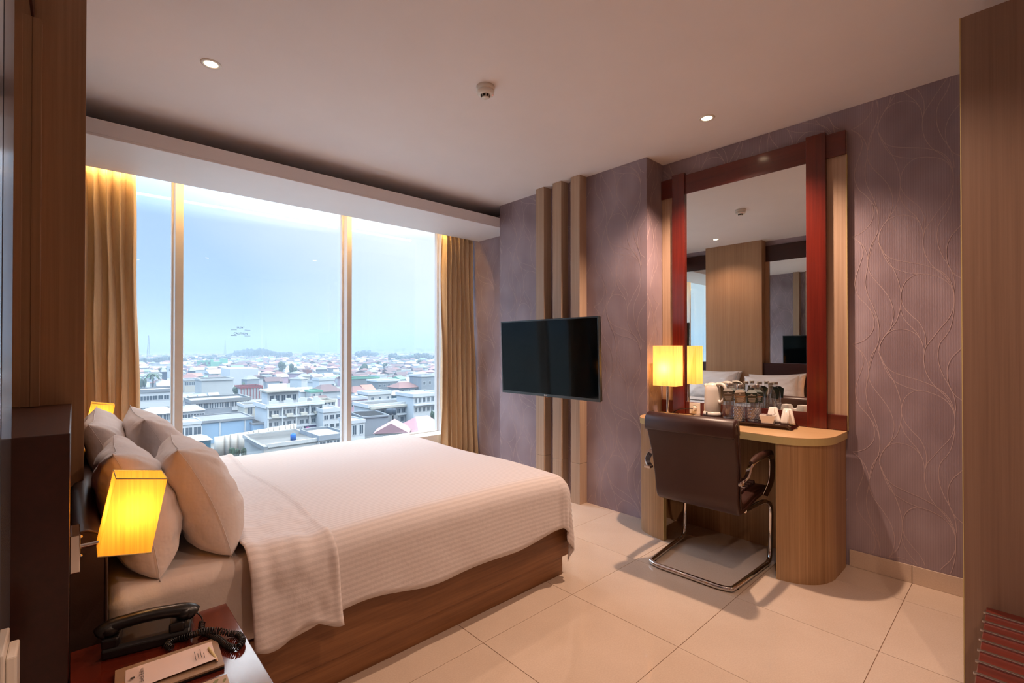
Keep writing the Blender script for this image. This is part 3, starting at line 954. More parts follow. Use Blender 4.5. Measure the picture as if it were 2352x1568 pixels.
cxm = sum(p[0] for p in ol) / n
for f, k in ((-1.0, 0.75), (-0.985, 0.93), (-0.95, 1.0), (0.95, 1.0), (0.985, 0.93), (1.0, 0.75)):
    ring = []
    for i, (x, z) in enumerate(ol):
        # pull the rim towards the middle line of the pad so that its sides are rounded
        j = (n - 1 - i)
        mx, mz = (x + ol[j][0]) / 2, (z + ol[j][1]) / 2
        ring.append(Vector((mx + (x - mx) * k, f * hw(z), mz + (z - mz) * k)))
    rings.append(ring)
vs = [p for r in rings for p in r]
fs = [(r * n + i, r * n + (i + 1) % n, (r + 1) * n + (i + 1) % n, (r + 1) * n + i) for r in range(5) for i in range(n)]
b.add(vs, fs, True)
for r in (0, 5):
    b.add(rings[r], [(i, i + 1, n - 2 - i, n - 1 - i) for i in range(n // 2 - 1)], True)
shell = b.build('seat_and_back_shell', M['leather'], ch)
# rolled head pad over the top, with its seam
rp = smooth_pts([(0.100, 0.795, 0), (0.094, 0.815, 0), (0.096, 0.850, 0), (0.112, 0.880, 0), (0.145, 0.893, 0), (0.178, 0.882, 0), (0.190, 0.850, 0), (0.196, 0.800, 0), (0.170, 0.80, 0), (0.140, 0.80, 0)], 3, True)
ol2 = [(p.x + SX, p.y * SZ) for p in rp]
b = MB()
n = len(ol2)
rings = [[Vector((0.04 + (x - 0.04) * k, f * 0.262, 0.865 + (z - 0.865) * k)) for x, z in ol2] for f, k in ((-1, 0.55), (-0.985, 0.85), (-0.95, 1), (0.95, 1), (0.985, 0.85), (1, 0.55))]
vs = [p for r in rings for p in r]
b.add(vs, [(r * n + i, r * n + (i + 1) % n, (r + 1) * n + (i + 1) % n, (r + 1) * n + i) for r in range(5) for i in range(n)], True)
b.add(rings[0], [tuple(range(n))]).add(rings[5], [tuple(range(n))[::-1]])
hp = b.build('head_pad', M['leather'], ch)
MB().tube([(0.108 + SX, y, 0.795 * SZ - 0.002 * abs(y)) for y in (-0.255, -0.15, 0, 0.15, 0.255)], 0.003, 6).build('seam', M['leather'], hp)
for s_ in (-1, 1):
    MB().tube(smooth_pts([(x + SX, y, z * SZ) for x, y, z in ((0.14, s_ * 0.262, 0.86), (0.178, s_ * 0.256, 0.74), (0.208, s_ * 0.252, 0.60), (0.222, s_ * 0.247, 0.50), (0.232, s_ * 0.243, 0.43), (0.262, s_ * 0.24, 0.398), (0.34, s_ * 0.24, 0.398), (0.5, s_ * 0.24, 0.42), (0.66, s_ * 0.24, 0.425))], 5), 0.005, 6).build('piping', M['leather'], shell)
# ribbed cushion on the seat front
b = MB()
for k in range(7):
    b.tube([(0.33 + SX + 0.045 * k, y, 0.450 + 0.0035 * k) for y in (-0.19, 0.19)], 0.017, 8)
b.build('seat_cushion', M['leather'], ch)
# sled frame
hwid = 0.236
path = [(0.24, -0.225, 0.375), (0.46, -0.245, 0.378), (0.53, -0.262, 0.36), (0.550, -0.268, 0.31), (0.545, -0.268, 0.18), (0.540, -0.268, 0.08), (0.525, -0.267, 0.035), (0.49, -0.265, 0.0165), (0.43, -0.262, 0.0165), (0.07, -hwid - 0.003, 0.0165), (0.018, -hwid + 0.012, 0.0165), (0.0, -hwid + 0.065, 0.0165)]
half = smooth_pts(path, 6)
full = half + [Vector((p.x, -p.y, p.z)) for p in half[::-1]]
MB().tube(full, 0.0135, 12).build('sled_frame', M['chrome'], ch)
for s_ in (-1, 1):
    for x in (0.08, 0.40):
        MB().cyl((x, s_ * (hwid + 0.06 * x), 0.0), (x, s_ * (hwid + 0.06 * x), 0.006), 0.010, n=10).build('foot_pad', M['black_plastic'], ch)
MB().box(0.38, 0.42, -0.24, 0.24, 0.368, 0.384).build('cross_bar', M['steel'], ch)
for s_ in (-1, 1):
    y = s_ * 0.29
    arm = smooth_pts([(0.062, s_ * 0.262, 0.572), (0.085, y, 0.602), (0.125, y, 0.640), (0.165, y, 0.655), (0.25, y, 0.662), (0.42, y, 0.664), (0.475, y, 0.65), (0.497, y, 0.60), (0.503, y * 0.97, 0.50), (0.500, s_ * 0.250, 0.41)], 6)
    a = MB().tube(arm, 0, flat=(0.016, 0.006)).build('armrest_frame', M['chrome'], ch, 0.002)
    MB().box(0.045, 0.085, s_ * 0.25 - 0.012 * (s_ < 0), s_ * 0.25 + 0.03 * s_ + 0.012 * (s_ > 0), 0.560, 0.574).build('arm_bracket', M['chrome'], a, 0.002)
    pad = MB()
    pr = smooth_pts([(0.155, y, 0.666), (0.21, y, 0.678), (0.30, y, 0.682), (0.45, y, 0.678), (0.49, y, 0.660)], 5)
    pad.tube(pr, [0.012 + 0.008 * math.sin(PI * i / (len(pr) - 1)) for i in range(len(pr))], 10)
    pad.build('arm_pad', M['leather'], ch)
ch.location = CH
ch.rotation_euler = (0, 0, math.radians(2.0))

# ------------------------------------------------------------------ television
TVM = frame_from((2.71, 2.552, 1.21), (0, -1, 0), (-0.02, 0, 0.605))
tv = thing('television', 'flat black television on a bracket before the battens', 'television', (2.71, 2.552, 1.21))
hwv, hh = 0.517, 0.303
MB().box(-hwv + 0.011, hwv - 0.011, -hh + 0.020, hh - 0.011, -0.002, 0.001, TVM).build('screen', M['screen'], tv)
b = MB()
for a in ((-hwv, hwv, -hh, -hh + 0.020), (-hwv, hwv, hh - 0.011, hh), (-hwv, -hwv + 0.011, -hh + 0.020, hh - 0.011), (hwv - 0.011, hwv, -hh + 0.020, hh - 0.011)):
    b.box(a[0], a[1], a[2], a[3], -0.012, 0.003, TVM)
bz = b.build('bezel', M['bezel'], tv, 0.001)
MB().box(-hwv + 0.002, hwv - 0.002, -hh + 0.002, hh - 0.002, -0.030, -0.012, TVM).build('rear_shell', M['black_plastic'], tv, 0.004)
MB().box(-0.36, 0.36, -0.26, 0.12, -0.062, -0.030, TVM).build('rear_housing', M['black_plastic'], tv, 0.012)
LG = TVM @ Matrix.Translation((-0.012, -hh + 0.010, 0.0035))
text('LG', 0.014, M['white_ink'], bz, LG @ Matrix.Translation((0.013, 0, 0)), 'logo_lettering', 0.0002)
MB().lathe([(0.0, 0.0), (0.0062, 0.0), (0.0062, 0.0004), (0.0, 0.0004)], (-0.004, 0, 0), 16, LG).build('logo_disc', M['white_ink'], bz)
MB().box(-0.006, 0.020, -hh - 0.005, -hh, -0.010, 0.001, TVM).build('sensor_window', M['black_plastic'], bz, 0.001)
MB().box(0.0, 0.006, -hh - 0.0062, -hh - 0.003, -0.006, 0.0015, TVM).build('standby_light', M['red_led'], bz)
br = thing('television_bracket', 'black wall bracket holding the television off the battens', 'bracket', (3.0, 2.55, 1.2))
b = MB().box(3.045, 3.06, 2.51, 2.99, 1.12, 1.30)
b.box(2.775, 3.046, 2.66, 2.70, 1.17, 1.25).box(2.772, 2.792, 2.42, 2.70, 1.05, 1.35)
b.build('arm', M['black_plastic'], br, 0.003)

# ------------------------------------------------------------------ wardrobe and luggage bench on the right
wd = thing('wardrobe', 'tall plain taupe wood wardrobe at the picture\'s right edge', 'wardrobe', (2.9, -0.4, 0))
MB().box(2.402, 2.425, -1.0, 0.161, 0.0, 2.507).build('side_panel', M['wardrobe_wood'], wd, 0.001)
MB().box(2.4015, 2.4255, 0.161, 0.164, 0.0, 2.507).build('edge_strip', M['edge_band'], wd)
MB().box(2.425, XW - 0.002, -1.0, 0.14, 0.0, 2.50).build('carcass', M['wardrobe_wood'], wd)
for x0, x1 in ((2.428, 2.905), (2.909, XW - 0.004)):
    d = MB().box(x0, x1, 0.141, 0.160, 0.06, 2.495).build('door', M['wardrobe_wood'], wd, 0.001)
    hx = x1 - 0.04 if x0 < 2.6 else x0 + 0.04
    MB().tube([(hx, 0.160, 0.98), (hx, 0.185, 0.98), (hx, 0.185, 1.14), (hx, 0.160, 1.14)], 0.006, 8).build('handle', M['steel'], d)
lb = thing('luggage_bench', 'low dark mahogany luggage bench with bright metal strips', 'bench', (2.1, -0.15, 0))
MB().box(1.72, 2.398, -0.42, 0.103, 0.335, 0.366).build('bench_top', M['mahogany_flat'], lb, 0.002)
for k in range(9):
    x = 2.335 - 0.0755 * k
    MB().box(x - 0.006, x + 0.006, -0.41, 0.1085, 0.366, 0.371).build('metal_strip', M['steel'], lb, 0.001)
for x in (1.75, 2.35):
    for y in (-0.38, 0.06):
        MB().box(x - 0.025, x + 0.025, y - 0.025, y + 0.025, 0, 0.336).build('leg', M['mahogany'], lb, 0.002)
MB().box(1.775, 2.325, 0.052, 0.070, 0.27, 0.335).build('apron', M['mahogany_flat'], lb)
MB().box(1.775, 2.325, -0.39, -0.372, 0.27, 0.335).build('apron', M['mahogany_flat'], lb)
from mathutils import noise as mnoise
# ------------------------------------------------------------------ curtains
def curtain(label, x0t, x1t, x0b, x1b, folds, seed, flare):
    rnd = random.Random(seed)
    ph = [rnd.uniform(-0.5, 0.5) for _ in range(folds + 2)]
    am = [rnd.uniform(0.65, 1.1) for _ in range(folds + 2)]
    t = thing('curtain', label, 'curtain', ((x0b + x1b) / 2, 4.34, 0.0))
    def fn(u, v):
        z = 0.012 + v * 2.53
        k = 1 - v
        f = u * folds
        i = int(min(f, folds - 1e-6))
        loc = f - i
        a = (am[i] * (1 - loc) + am[i + 1] * loc)
        w = u + 0.25 / folds * (ph[i] * (1 - loc) + ph[i + 1] * loc) * (0.4 + k)
        x = (x0t * v + x0b * k) + w * ((x1t - x0t) * v + (x1b - x0b) * k)
        # folds drift sideways a little on the way down
        s = math.sin(2 * PI * f + 0.6 * math.sin(3.1 * z + seed + i))
        s = math.copysign(abs(s) ** 0.75, s)
        y = 4.336 + 0.042 * a * s * (0.75 + 0.35 * k) + flare * k ** 1.6 * u ** 2
        x += 0.17 / folds * (x1t - x0t) * a * math.sin(4 * PI * f + 0.3) + 0.004 * math.sin(5 * z + 9 * u)
        if v > 0.985:
            y = 4.338 + 0.6 * (y - 4.338)
        return Vector((x, y, z))
    o = MB().grid(fn, folds * 22 + 1, 40).build('curtain_cloth', M['curtain'], t, fix=False)
    d = o.modifiers.new('t', 'SOLIDIFY')
    d.thickness = 0.003
    MB().box(x0t, x1t, 4.33, 4.35, 2.545, 2.56).build('heading_rail', M['steel'], t)
    return t
curtain('gold brown curtain at the bed head side of the window', -0.10, 0.318, -0.10, 0.372, 6, 3, 0.0)
curtain('gold brown curtain gathered in the corner next to the television wall', 2.955, 3.375, 2.955, 3.385, 7, 8, -0.10)

# ------------------------------------------------------------------ bed
bed = thing('bed', 'wide bed on a walnut plinth with a dark leather headboard', 'bed', (1.05, 2.61, 0))
BY0, BY1 = 1.77, 3.45
MB().box(0.06, 2.055, 1.805, BY1 - 0.03, 0.0, 0.105).build('plinth', M['bed_wood'], bed, 0.002)
MB().box(0.07, 2.105, 1.792, BY1, 0.105, 0.29).build('bed_base', M['bed_wood'], bed, 0.004)
MB().box(2.1055, 2.1075, 1.794, BY1 - 0.002, 0.107, 0.288).build('edge_strip', M['edge_band'], bed)
mt = MB().box(0.075, 2.02, BY0 + 0.015, BY1 - 0.01, 0.285, 0.572).build('mattress', M['sheet'], bed, 0.045, 6)
mt.data.polygons.foreach_set('use_smooth', [True] * len(mt.data.polygons))
mt.modifiers['b'].harden_normals = True
hb = MB()
prof = [(0.0, 0.30), (0.066, 0.30), (0.068, 0.50), (0.068, 0.70), (0.064, 0.755), (0.050, 0.785), (0.028, 0.797), (0.004, 0.792), (-0.0055, 0.775), (-0.0055, 0.30)]
vs = [(x, y, z) for y in (1.722, 3.60) for x, z in prof]
n = len(prof)
hb.add(vs, [(i, (i + 1) % n, n + (i + 1) % n, n + i) for i in range(n)], True).add(vs[:n], [tuple(range(n))]).add(vs[n:], [tuple(range(n))[::-1]])
h_ = hb.build('headboard', M['headboard_leather'], bed)
MB().tube([(x, 1.722, z) for x, z in prof[1:9]], 0.004, 6).build('piping', M['headboard_leather'], h_)
MB().box(-0.005, 0.06, 1.726, 3.596, 0.0, 0.30).build('headboard_foot', M['dark_mahogany'], bed)

# duvet: laid on the mattress, hanging over three sides
def quarter(d, r):
    if d < r * PI / 2:
        return r * math.sin(d / r), r * (1 - math.cos(d / r))
    return r, r + (d - r * PI / 2)
TOPZ = 0.592
FX = 1.955
def drape(x, y):
    """cloth coordinates (x along the bed, y across it, measured on the flat cloth) to space"""
    a = (BY0 + 0.045 - y) if y < BY0 + 0.045 else (y - (BY1 - 0.05) if y > BY1 - 0.05 else 0.0)
    sg = -1 if y < 2.6 else 1
    b = max(0.0, x - FX)
    px, py = min(x, FX), min(max(y, BY0 + 0.045), BY1 - 0.05)
    d = (a ** 2.6 + b ** 2.6) ** (1 / 2.6)
    if d < 1e-6:
        z = TOPZ + 0.010 * mnoise.noise(Vector((x * 2.2, y * 2.2, 0))) - 0.014 * max(0, x - 1.5) ** 1 / 0.5
        return Vector((px, py, z))
    r = 0.075 + 0.055 * (b / (a + b))
    off, dz = quarter(d, r)
    l = math.hypot(a, b)
    ox, oy = b / l * off, sg * a / l * off
    low = min(1.0, dz / 0.34)
    # loose pleats that grow towards the hem, strongest round the corner
    ang = math.atan2(b, a)
    pl = 0.016 * low * math.sin(2 * ang) ** 2 * math.sin(ang * 17 + 3 * dz)
    pl += 0.006 * low * mnoise.noise(Vector((x * 5, dz * 3, 4.0 + sg)))
    pl += 0.012 * low
    z = TOPZ - dz + 0.010 * mnoise.noise(Vector((px * 2.2, py * 2.2, 0))) - 0.014 * max(0, min(x, FX) - 1.5) / 0.5
    return Vector((px + ox + b / l * pl, py + oy + sg * a / l * pl, z))
def uv_from(o, uvs):
    me = o.data
    l = me.uv_layers.new(name='cloth')
    for lp in me.loops:
        l.data[lp.index].uv = uvs[lp.vertex_index]
def cloth(nx, ny, x0, x1, y0, y1, name, mat, parent, lift=0.0, extra=None):
    b = MB()
    uvs = []
    def fn(u, v):
        x = x0 + (x1 - x0) * u
        y = y0 + (y1 - y0) * v
        if extra:
            x, y, k = extra(x, y, u, v)
        else:
            k = 0
        p = drape(x, y)
        if lift or k:
            e = 0.004
            q = (drape(x + e, y) - drape(x - e, y)).cross(drape(x, y + e) - drape(x, y - e))
            p = p + q.normalized() * (lift + k)
        uvs.append((x, y))
        return p
    b.grid(fn, nx, ny)
    o = b.build(name, mat, parent, fix=False)
    uv_from(o, uvs)
    d = o.modifiers.new('t', 'SOLIDIFY')
    d.thickness = 0.006
    d.offset = 0
    return o
def duvet_material():
    a = NT('white striped duvet')
    uv = a.n('ShaderNodeTexCoord')
    sp = a.n('ShaderNodeSeparateXYZ')
    a.l(uv.outputs['UV'], sp.inputs[0])
    st = a.math('SINE', a.math('MULTIPLY', sp.outputs[1], 2 * PI / 0.021), 0)
    st = a.math('MULTIPLY', a.math('ADD', a.math('MULTIPLY', st, 2.5), 0.5, True), 0.42)
    c = rgb(216, 210, 211)
    a.set(color=a.mix(st, c, tuple(x * 0.74 for x in c[:3]) + (1,)), rough=0.75, sheen=0.2)
    a.bump(a.noise(a.coord(), 11, 5, 0.6), 0.2, 0.02)
    return a.m
M['duvet'] = duvet_material()
dv = thing('duvet', 'white striped duvet spread over the bed and hanging down its sides', 'duvet', (1.2, 2.61, 0.6))
def hem(x, y, u, v):
    # the hem waves and dips at the foot corner
    if v < 0.5:
        k = max(0, (0.12 - v) / 0.12)
        y -= k * (0.020 * math.sin(x * 5.3 + 0.6) + 0.012 * math.sin(x * 11 + 2) + 0.02 * max(0, x - 1.7))
    return x, y, 0.0
o = cloth(96, 104, 0.50, FX + 0.46, BY0 - 0.295, BY1 + 0.28, 'duvet_cloth', M['duvet'], dv, 0.006, hem)
def turn(x, y, u, v):
    k = 0.012 * math.exp(-((u - 0.06) / 0.10) ** 2) + 0.006 * math.exp(-((u - 0.97) / 0.05) ** 2)
    w = 1 if v < 0.32 else 0.35
    k += w * 0.010 * mnoise.noise(Vector((x * 9, y * 7, 1.5))) + w * 0.006 * mnoise.noise(Vector((x * 22, y * 16, 7)))
    if v < 0.2:
        y -= (0.2 - v) / 0.2 * 0.022 * math.sin(u * 8)
    x += 0.012 * math.sin(y * 6) + 0.05 * (1 - v) * (u - 0.5) - 0.02 * (1 - v)
    return x, y, k
cloth(40, 120, 0.475, 0.72, BY0 - 0.29, BY1 + 0.2, 'turned_down_band', M['duvet'], dv, 0.017, turn)

# ------------------------------------------------------------------ pillows
def pillow(label, c, up, yaw, w=0.68, h=0.45, t=0.20, seed=0):
    th = thing('pillow', label, 'pillow', c, 'pillows at the bed head')
    up = Vector(up).normalized()
    lx_ = Vector((math.sin(yaw), math.cos(yaw), 0))
    lx_ = (lx_ - up * lx_.dot(up)).normalized()
    nz_ = up.cross(lx_) * -1            # faces the foot of the bed
    if nz_.x < 0: nz_ = -nz_
    cc = Vector(c)
    rnd = random.Random(seed)
    o1, o2 = rnd.uniform(0, 9), rnd.uniform(0, 9)
    N = 41
    def side(sgn):
        def fn(a, b):
            u, v = a * 2 - 1, b * 2 - 1
            pin = 0.085
            x = w / 2 * u * (1 - pin * (1 - v * v) * abs(u) ** 2)
            y = h / 2 * v * (1 - pin * 1.25 * (1 - u * u) * abs(v) ** 2)
            prof = max(0, 1 - abs(u) ** 4) ** 0.46 * max(0, 1 - abs(v) ** 2.8) ** 0.5
            wr = 0.015 * mnoise.noise(Vector((u * 2.1 + o1, v * 2.1, o2))) + 0.008 * mnoise.noise(Vector((u * 4.5 + o2, v * 5, o1)))
            # tension creases running in from the corners
            cr = 0.008 * math.sin(14 * math.atan2(1 - abs(v) + 0.05, 1 - abs(u) + 0.05)) * (abs(u) * abs(v)) ** 1.2
            sag = 0.16 * (1 - b)          # fuller near the bottom
            z = sgn * (t / 2 * prof * (0.92 + sag) + (wr + cr) * min(1, prof * 3))
            bend = -0.02 * (v + 0.2) ** 2 + 0.016 * u * abs(u) * v
            return cc + lx_ * x + up * y + nz_ * (z + bend)
        return fn
    b = MB().grid(side(1), N, N).grid(side(-1), N, N)
    o = b.build('pillow_case', M['pillow'], th, fix=False, subsurf=1)
    bm = bmesh.new()
    bm.from_mesh(o.data)
    bmesh.ops.remove_doubles(bm, verts=bm.verts, dist=0.0004)
    bmesh.ops.recalc_face_normals(bm, faces=bm.faces)
    bm.to_mesh(o.data)
    bm.free()
    s_ = MB()
    rim = [side(1)(i / 40, 0) for i in range(40)] + [side(1)(1, i / 40) for i in range(40)] + [side(1)(1 - i / 40, 1) for i in range(40)] + [side(1)(0, 1 - i / 40) for i in range(40)]
    s_.tube(rim, 0.0011, 6, closed=True).build('seam', M['pillow'], th, fix=False)
    return th
pillow('white pillow leaning on the wood panel at the window side, rear of its pair', (0.135, 2.96, 0.775), (-0.20, 0, 1), 0.02, seed=1, t=0.17, h=0.43)
pillow('white pillow at the window side standing in front of its pair', (0.315, 2.93, 0.775), (-0.30, 0, 1), -0.05, seed=2)
pillow('white pillow behind the lit bedside lamp, rear of the nearer pair', (0.165, 2.165, 0.757), (-0.16, 0.06, 1), 0.0, seed=3, t=0.20, h=0.42)
pillow('plump white pillow nearest the camera, in front of the nearer pair', (0.358, 2.165, 0.752), (-0.27, 0.09, 1), 0.03, w=0.64, seed=4, t=0.205, h=0.41)

# ------------------------------------------------------------------ bedside table and what lies on it
NZ = 0.50
M['table_top'] = wood('glossy red mahogany', rgb(66, 20, 12), rgb(104, 38, 24), 0.14, (60, 1.6, 60), 0.8, 0.5)
ns = thing('bedside_table', 'glossy red mahogany bedside table beside the bed', 'bedside table', (0.17, 1.44, 0))
MB().box(-0.004, 0.350, 1.18, 1.686, NZ - 0.024, NZ).build('table_top', M['table_top'], ns, 0.002)
MB().box(-0.003, 0.330, 1.20, 1.67, 0.04, NZ - 0.024).build('carcass', M['mahogany_flat'], ns, 0.001)
MB().box(0.0, 0.30, 1.22, 1.65, 0.0, 0.04).build('plinth', M['dark_mahogany'], ns)
for z0, z1 in ((0.06, 0.255), (0.262, 0.465)):
    d = MB().box(0.330, 0.346, 1.205, 1.665, z0, z1).build('drawer', M['mahogany_flat'], ns, 0.001)
    MB().cyl((0.346, 1.435, (z0 + z1) / 2), (0.362, 1.435, (z0 + z1) / 2), 0.008, 0.012, n=14).build('knob', M['steel'], d)

# telephone
ph = thing('telephone', 'black corded desk telephone on the bedside table', 'telephone', (0, 0, 0))
b = MB()
W2 = 0.094
pr = [(-0.062, 0.0), (0.062, 0.0), (0.066, 0.034), (0.058, 0.042), (-0.056, 0.030), (-0.064, 0.022)]
vs = [(x, y, z) for x in (-W2, W2) for y, z in pr]
n = len(pr)
b.add(vs, [(i, (i + 1) % n, n + (i + 1) % n, n + i) for i in range(n)] + [tuple(range(n)), tuple(range(n, 2 * n))[::-1]])
pb = b.build('phone_base', M['black_plastic'], ph, 0.005, 3)
for x in (-0.082, 0.058):
    MB().box(x - 0.013, x + 0.024, -0.062, -0.004, 0.026, 0.052).build('cradle', M['black_plastic'], ph, 0.006, 3)
hs = smooth_pts([(-0.100, -0.036, 0.054), (-0.088, -0.036, 0.066), (-0.06, -0.036, 0.075), (0, -0.036, 0.079), (0.06, -0.036, 0.075), (0.088, -0.036, 0.066), (0.100, -0.036, 0.054)], 6)
hd = MB()
rr = []
for i, p in enumerate(hs):
    k = abs(p.x) / 0.1
    rr.append(0.0165 + 0.005 * max(0, k - 0.5) / 0.5 if k < 0.98 else 0.015)
hd.tube(hs, rr, 14)
for s_ in (-1, 1):
    hd.lathe([(0, -0.010), (0.020, -0.008), (0.023, 0.004), (0.018, 0.018), (0, 0.022)], (s_ * 0.080, -0.036, 0.062), 18)
hd.build('handset', M['black_plastic'], ph)
kb = MB()
for k in range(4):
    y, z = 0.048, 0.0405
    kb.lathe([(0.0055, -0.002), (0.0055, 0.002), (0.004, 0.003), (0, 0.003)], (0.012 + 0.020 * k, y, z), 12)
kb.build('memory_keys', M['grey_plastic'], ph)
pl = MB()
for k in range(4):
    pl.box(-0.062 + 0.010 * k, -0.057 + 0.010 * k, 0.047, 0.0485, 0.0412, 0.0416)
pl.build('key_print', M['white_ink'], pb)
ph.location = (0.158, 1.622, NZ + 0.0005)
ph.rotation_euler = (0, 0, math.radians(-13))
cp = smooth_pts([(0.257, 1.592, NZ + 0.045), (0.268, 1.575, NZ + 0.03), (0.262, 1.545, NZ + 0.012), (0.272, 1.51, NZ + 0.012), (0.288, 1.465, NZ + 0.012), (0.298, 1.425, NZ + 0.010), (0.314, 1.398, NZ + 0.010), (0.331, 1.415, NZ + 0.010), (0.333, 1.455, NZ + 0.010), (0.312, 1.482, NZ + 0.012), (0.288, 1.487, NZ + 0.026), (0.262, 1.508, NZ + 0.026), (0.232, 1.535, NZ + 0.014), (0.202, 1.552, NZ + 0.010), (0.183, 1.535, NZ + 0.010), (0.190, 1.512, NZ + 0.010)], 16)
coil, dist = [], 0.0
up = Vector((0, 0, 1))
for i in range(len(cp) - 1):
    d = cp[i + 1] - cp[i]
    L2 = d.length
    a = up - d.normalized() * up.dot(d.normalized())
    a.normalize()
    q = d.normalized().cross(a)
    steps = max(2, int(L2 / 0.0007))
    for k in range(steps):
        f = k / steps
        s_ = dist + L2 * f
        w = 2 * PI * s_ / 0.0068
        rad = 0.0072 if 0.035 < s_ else 0.0005
        coil.append(cp[i] + d * f + (a * math.cos(w) + q * math.sin(w)) * rad)
    dist += L2
PI_ = (Matrix.Translation(ph.location) @ Matrix.Rotation(math.radians(-13), 4, 'Z')).inverted()
MB().tube([PI_ @ p for p in coil], 0.0019, 5).build('coiled_cord', M['black_plastic'], ph, fix=False)

# writing board, paper, pencil, card
M['board_leather'] = leather_mat('tan grey board', rgb(150, 124, 100), 0.5)
PR = Matrix.Translation((0.176, 1.42, NZ)) @ Matrix.Rotation(math.radians(-4), 4, 'Z')
wb_ = thing('writing_board', 'brown leather writing board on the bedside table', 'writing board', (0.176, 1.42, NZ))
MB().box(-0.105, 0.105, -0.070, 0.070, 0.0005, 0.006, PR).build('lower_board', M['black_plastic'], wb_, 0.001)
MB().box(-0.105, 0.105, -0.070, 0.070, 0.0065, 0.0115, PR).build('leather_top', M['board_leather'], wb_, 0.001)
npd = thing('note_paper', 'printed pale sheet of note paper on the writing board', 'paper', (0.176, 1.42, NZ + 0.012))
M['note_paper'] = plain('pale note paper', rgb(222, 202, 194), 0.7, 0.02, 12)
def nfn(u, v):
    return PR @ Vector((-0.085 + 0.176 * u, -0.048 + 0.100 * v, 0.0122 + 0.012 * max(0, 0.55 - v) ** 1.5 * (0.5 + u * 0.7) + 0.002 * u))
MB().grid(nfn, 12, 10).build('paper_sheet', M['note_paper'], npd)
text('Swiss-Belinn', 0.012, M['dark_ink'], npd, PR @ Matrix.Translation((-0.055, 0.0, 0.0165)) @ Matrix.Rotation(PI / 2 , 4, 'Z') , 'paper_lettering', 0.0001)
b = MB()
b.add([PR @ Vector(p) for p in ((-0.076, -0.004, 0.0165), (-0.068, -0.004, 0.0165), (-0.068, 0.004, 0.0165), (-0.076, 0.004, 0.0165))], [(0, 1, 2, 3)])
for k, (w, o_) in enumerate(((0.022, 0), (0.014, -0.006), (0.02, 0.004), (0.012, -0.01))):
    b.add([PR @ Vector((0.05 + 0.006 * k + x, o_ + y, 0.0185)) for x, y in ((0, -w), (0.0012, -w), (0.0012, w), (0, w))], [(0, 1, 2, 3)])
b.build('small_print', M['dark_ink'], npd)
pc = thing('pencil', 'short wooden pencil under the note paper edge', 'pencil', (0.27, 1.38, NZ + 0.016))
p0, p1 = PR @ Vector((0.082, 0.02, 0.0158)), PR @ Vector((0.0905, -0.040, 0.0158))
p2 = PR @ Vector((0.0925, -0.054, 0.0152))
MB().cyl(p0, p1, 0.0036, n=6).build('pencil_body', M['edge_band'], pc)
M['raw_wood'] = plain('sharpened wood', rgb(224, 184, 140), 0.6, 0.03, 60)
MB().cyl(p1, p2, 0.0036, 0.0008, n=10).build('sharpened_cone', M['raw_wood'], pc)
MB().cyl(p2, p2 + (p2 - p1) * 0.12, 0.0008, 0.0003, n=6).build('lead', M['grey_plastic'], pc)
cdm = NT('tan card')
cdm.set(color=rgb(176, 152, 128), rough=0.6)
M['card_tan'] = cdm.m
M['leaf_print'] = plain('olive printed leaf', rgb(122, 118, 70), 0.65, 0.12, 80)
ct = thing('printed_card', 'tan card with printed green leaves at the table edge', 'card', (0.21, 1.275, NZ))
CR = Matrix.Translation((0.212, 1.272, NZ + 0.0008)) @ Matrix.Rotation(math.radians(-4), 4, 'Z')
MB().box(-0.060, 0.060, -0.042, 0.048, 0, 0.001, CR).build('card_sheet', M['card_tan'], ct)
b = MB()
for x, y, r, s_ in ((0.012, 0.026, 0.5, 0.016), (0.034, 0.032, 0.9, 0.011), (0.028, 0.016, 0.2, 0.009), (-0.01, 0.012, 0.6, 0.014), (0.052, 0.026, 1.2, 0.008), (0.0, -0.015, 0.7, 0.015), (0.04, -0.02, 1.9, 0.012), (-0.035, 0.03, 1.1, 0.013)):
    R = CR @ Matrix.Translation((x, y, 0.0012)) @ Matrix.Rotation(r, 4, 'Z')
    b.add([R @ Vector((s_ * math.cos(a), 0.42 * s_ * math.sin(a), 0)) for a in [2 * PI * k / 12 for k in range(12)]], [tuple(range(12))])
b.build('leaf_print', M['leaf_print'], ct)

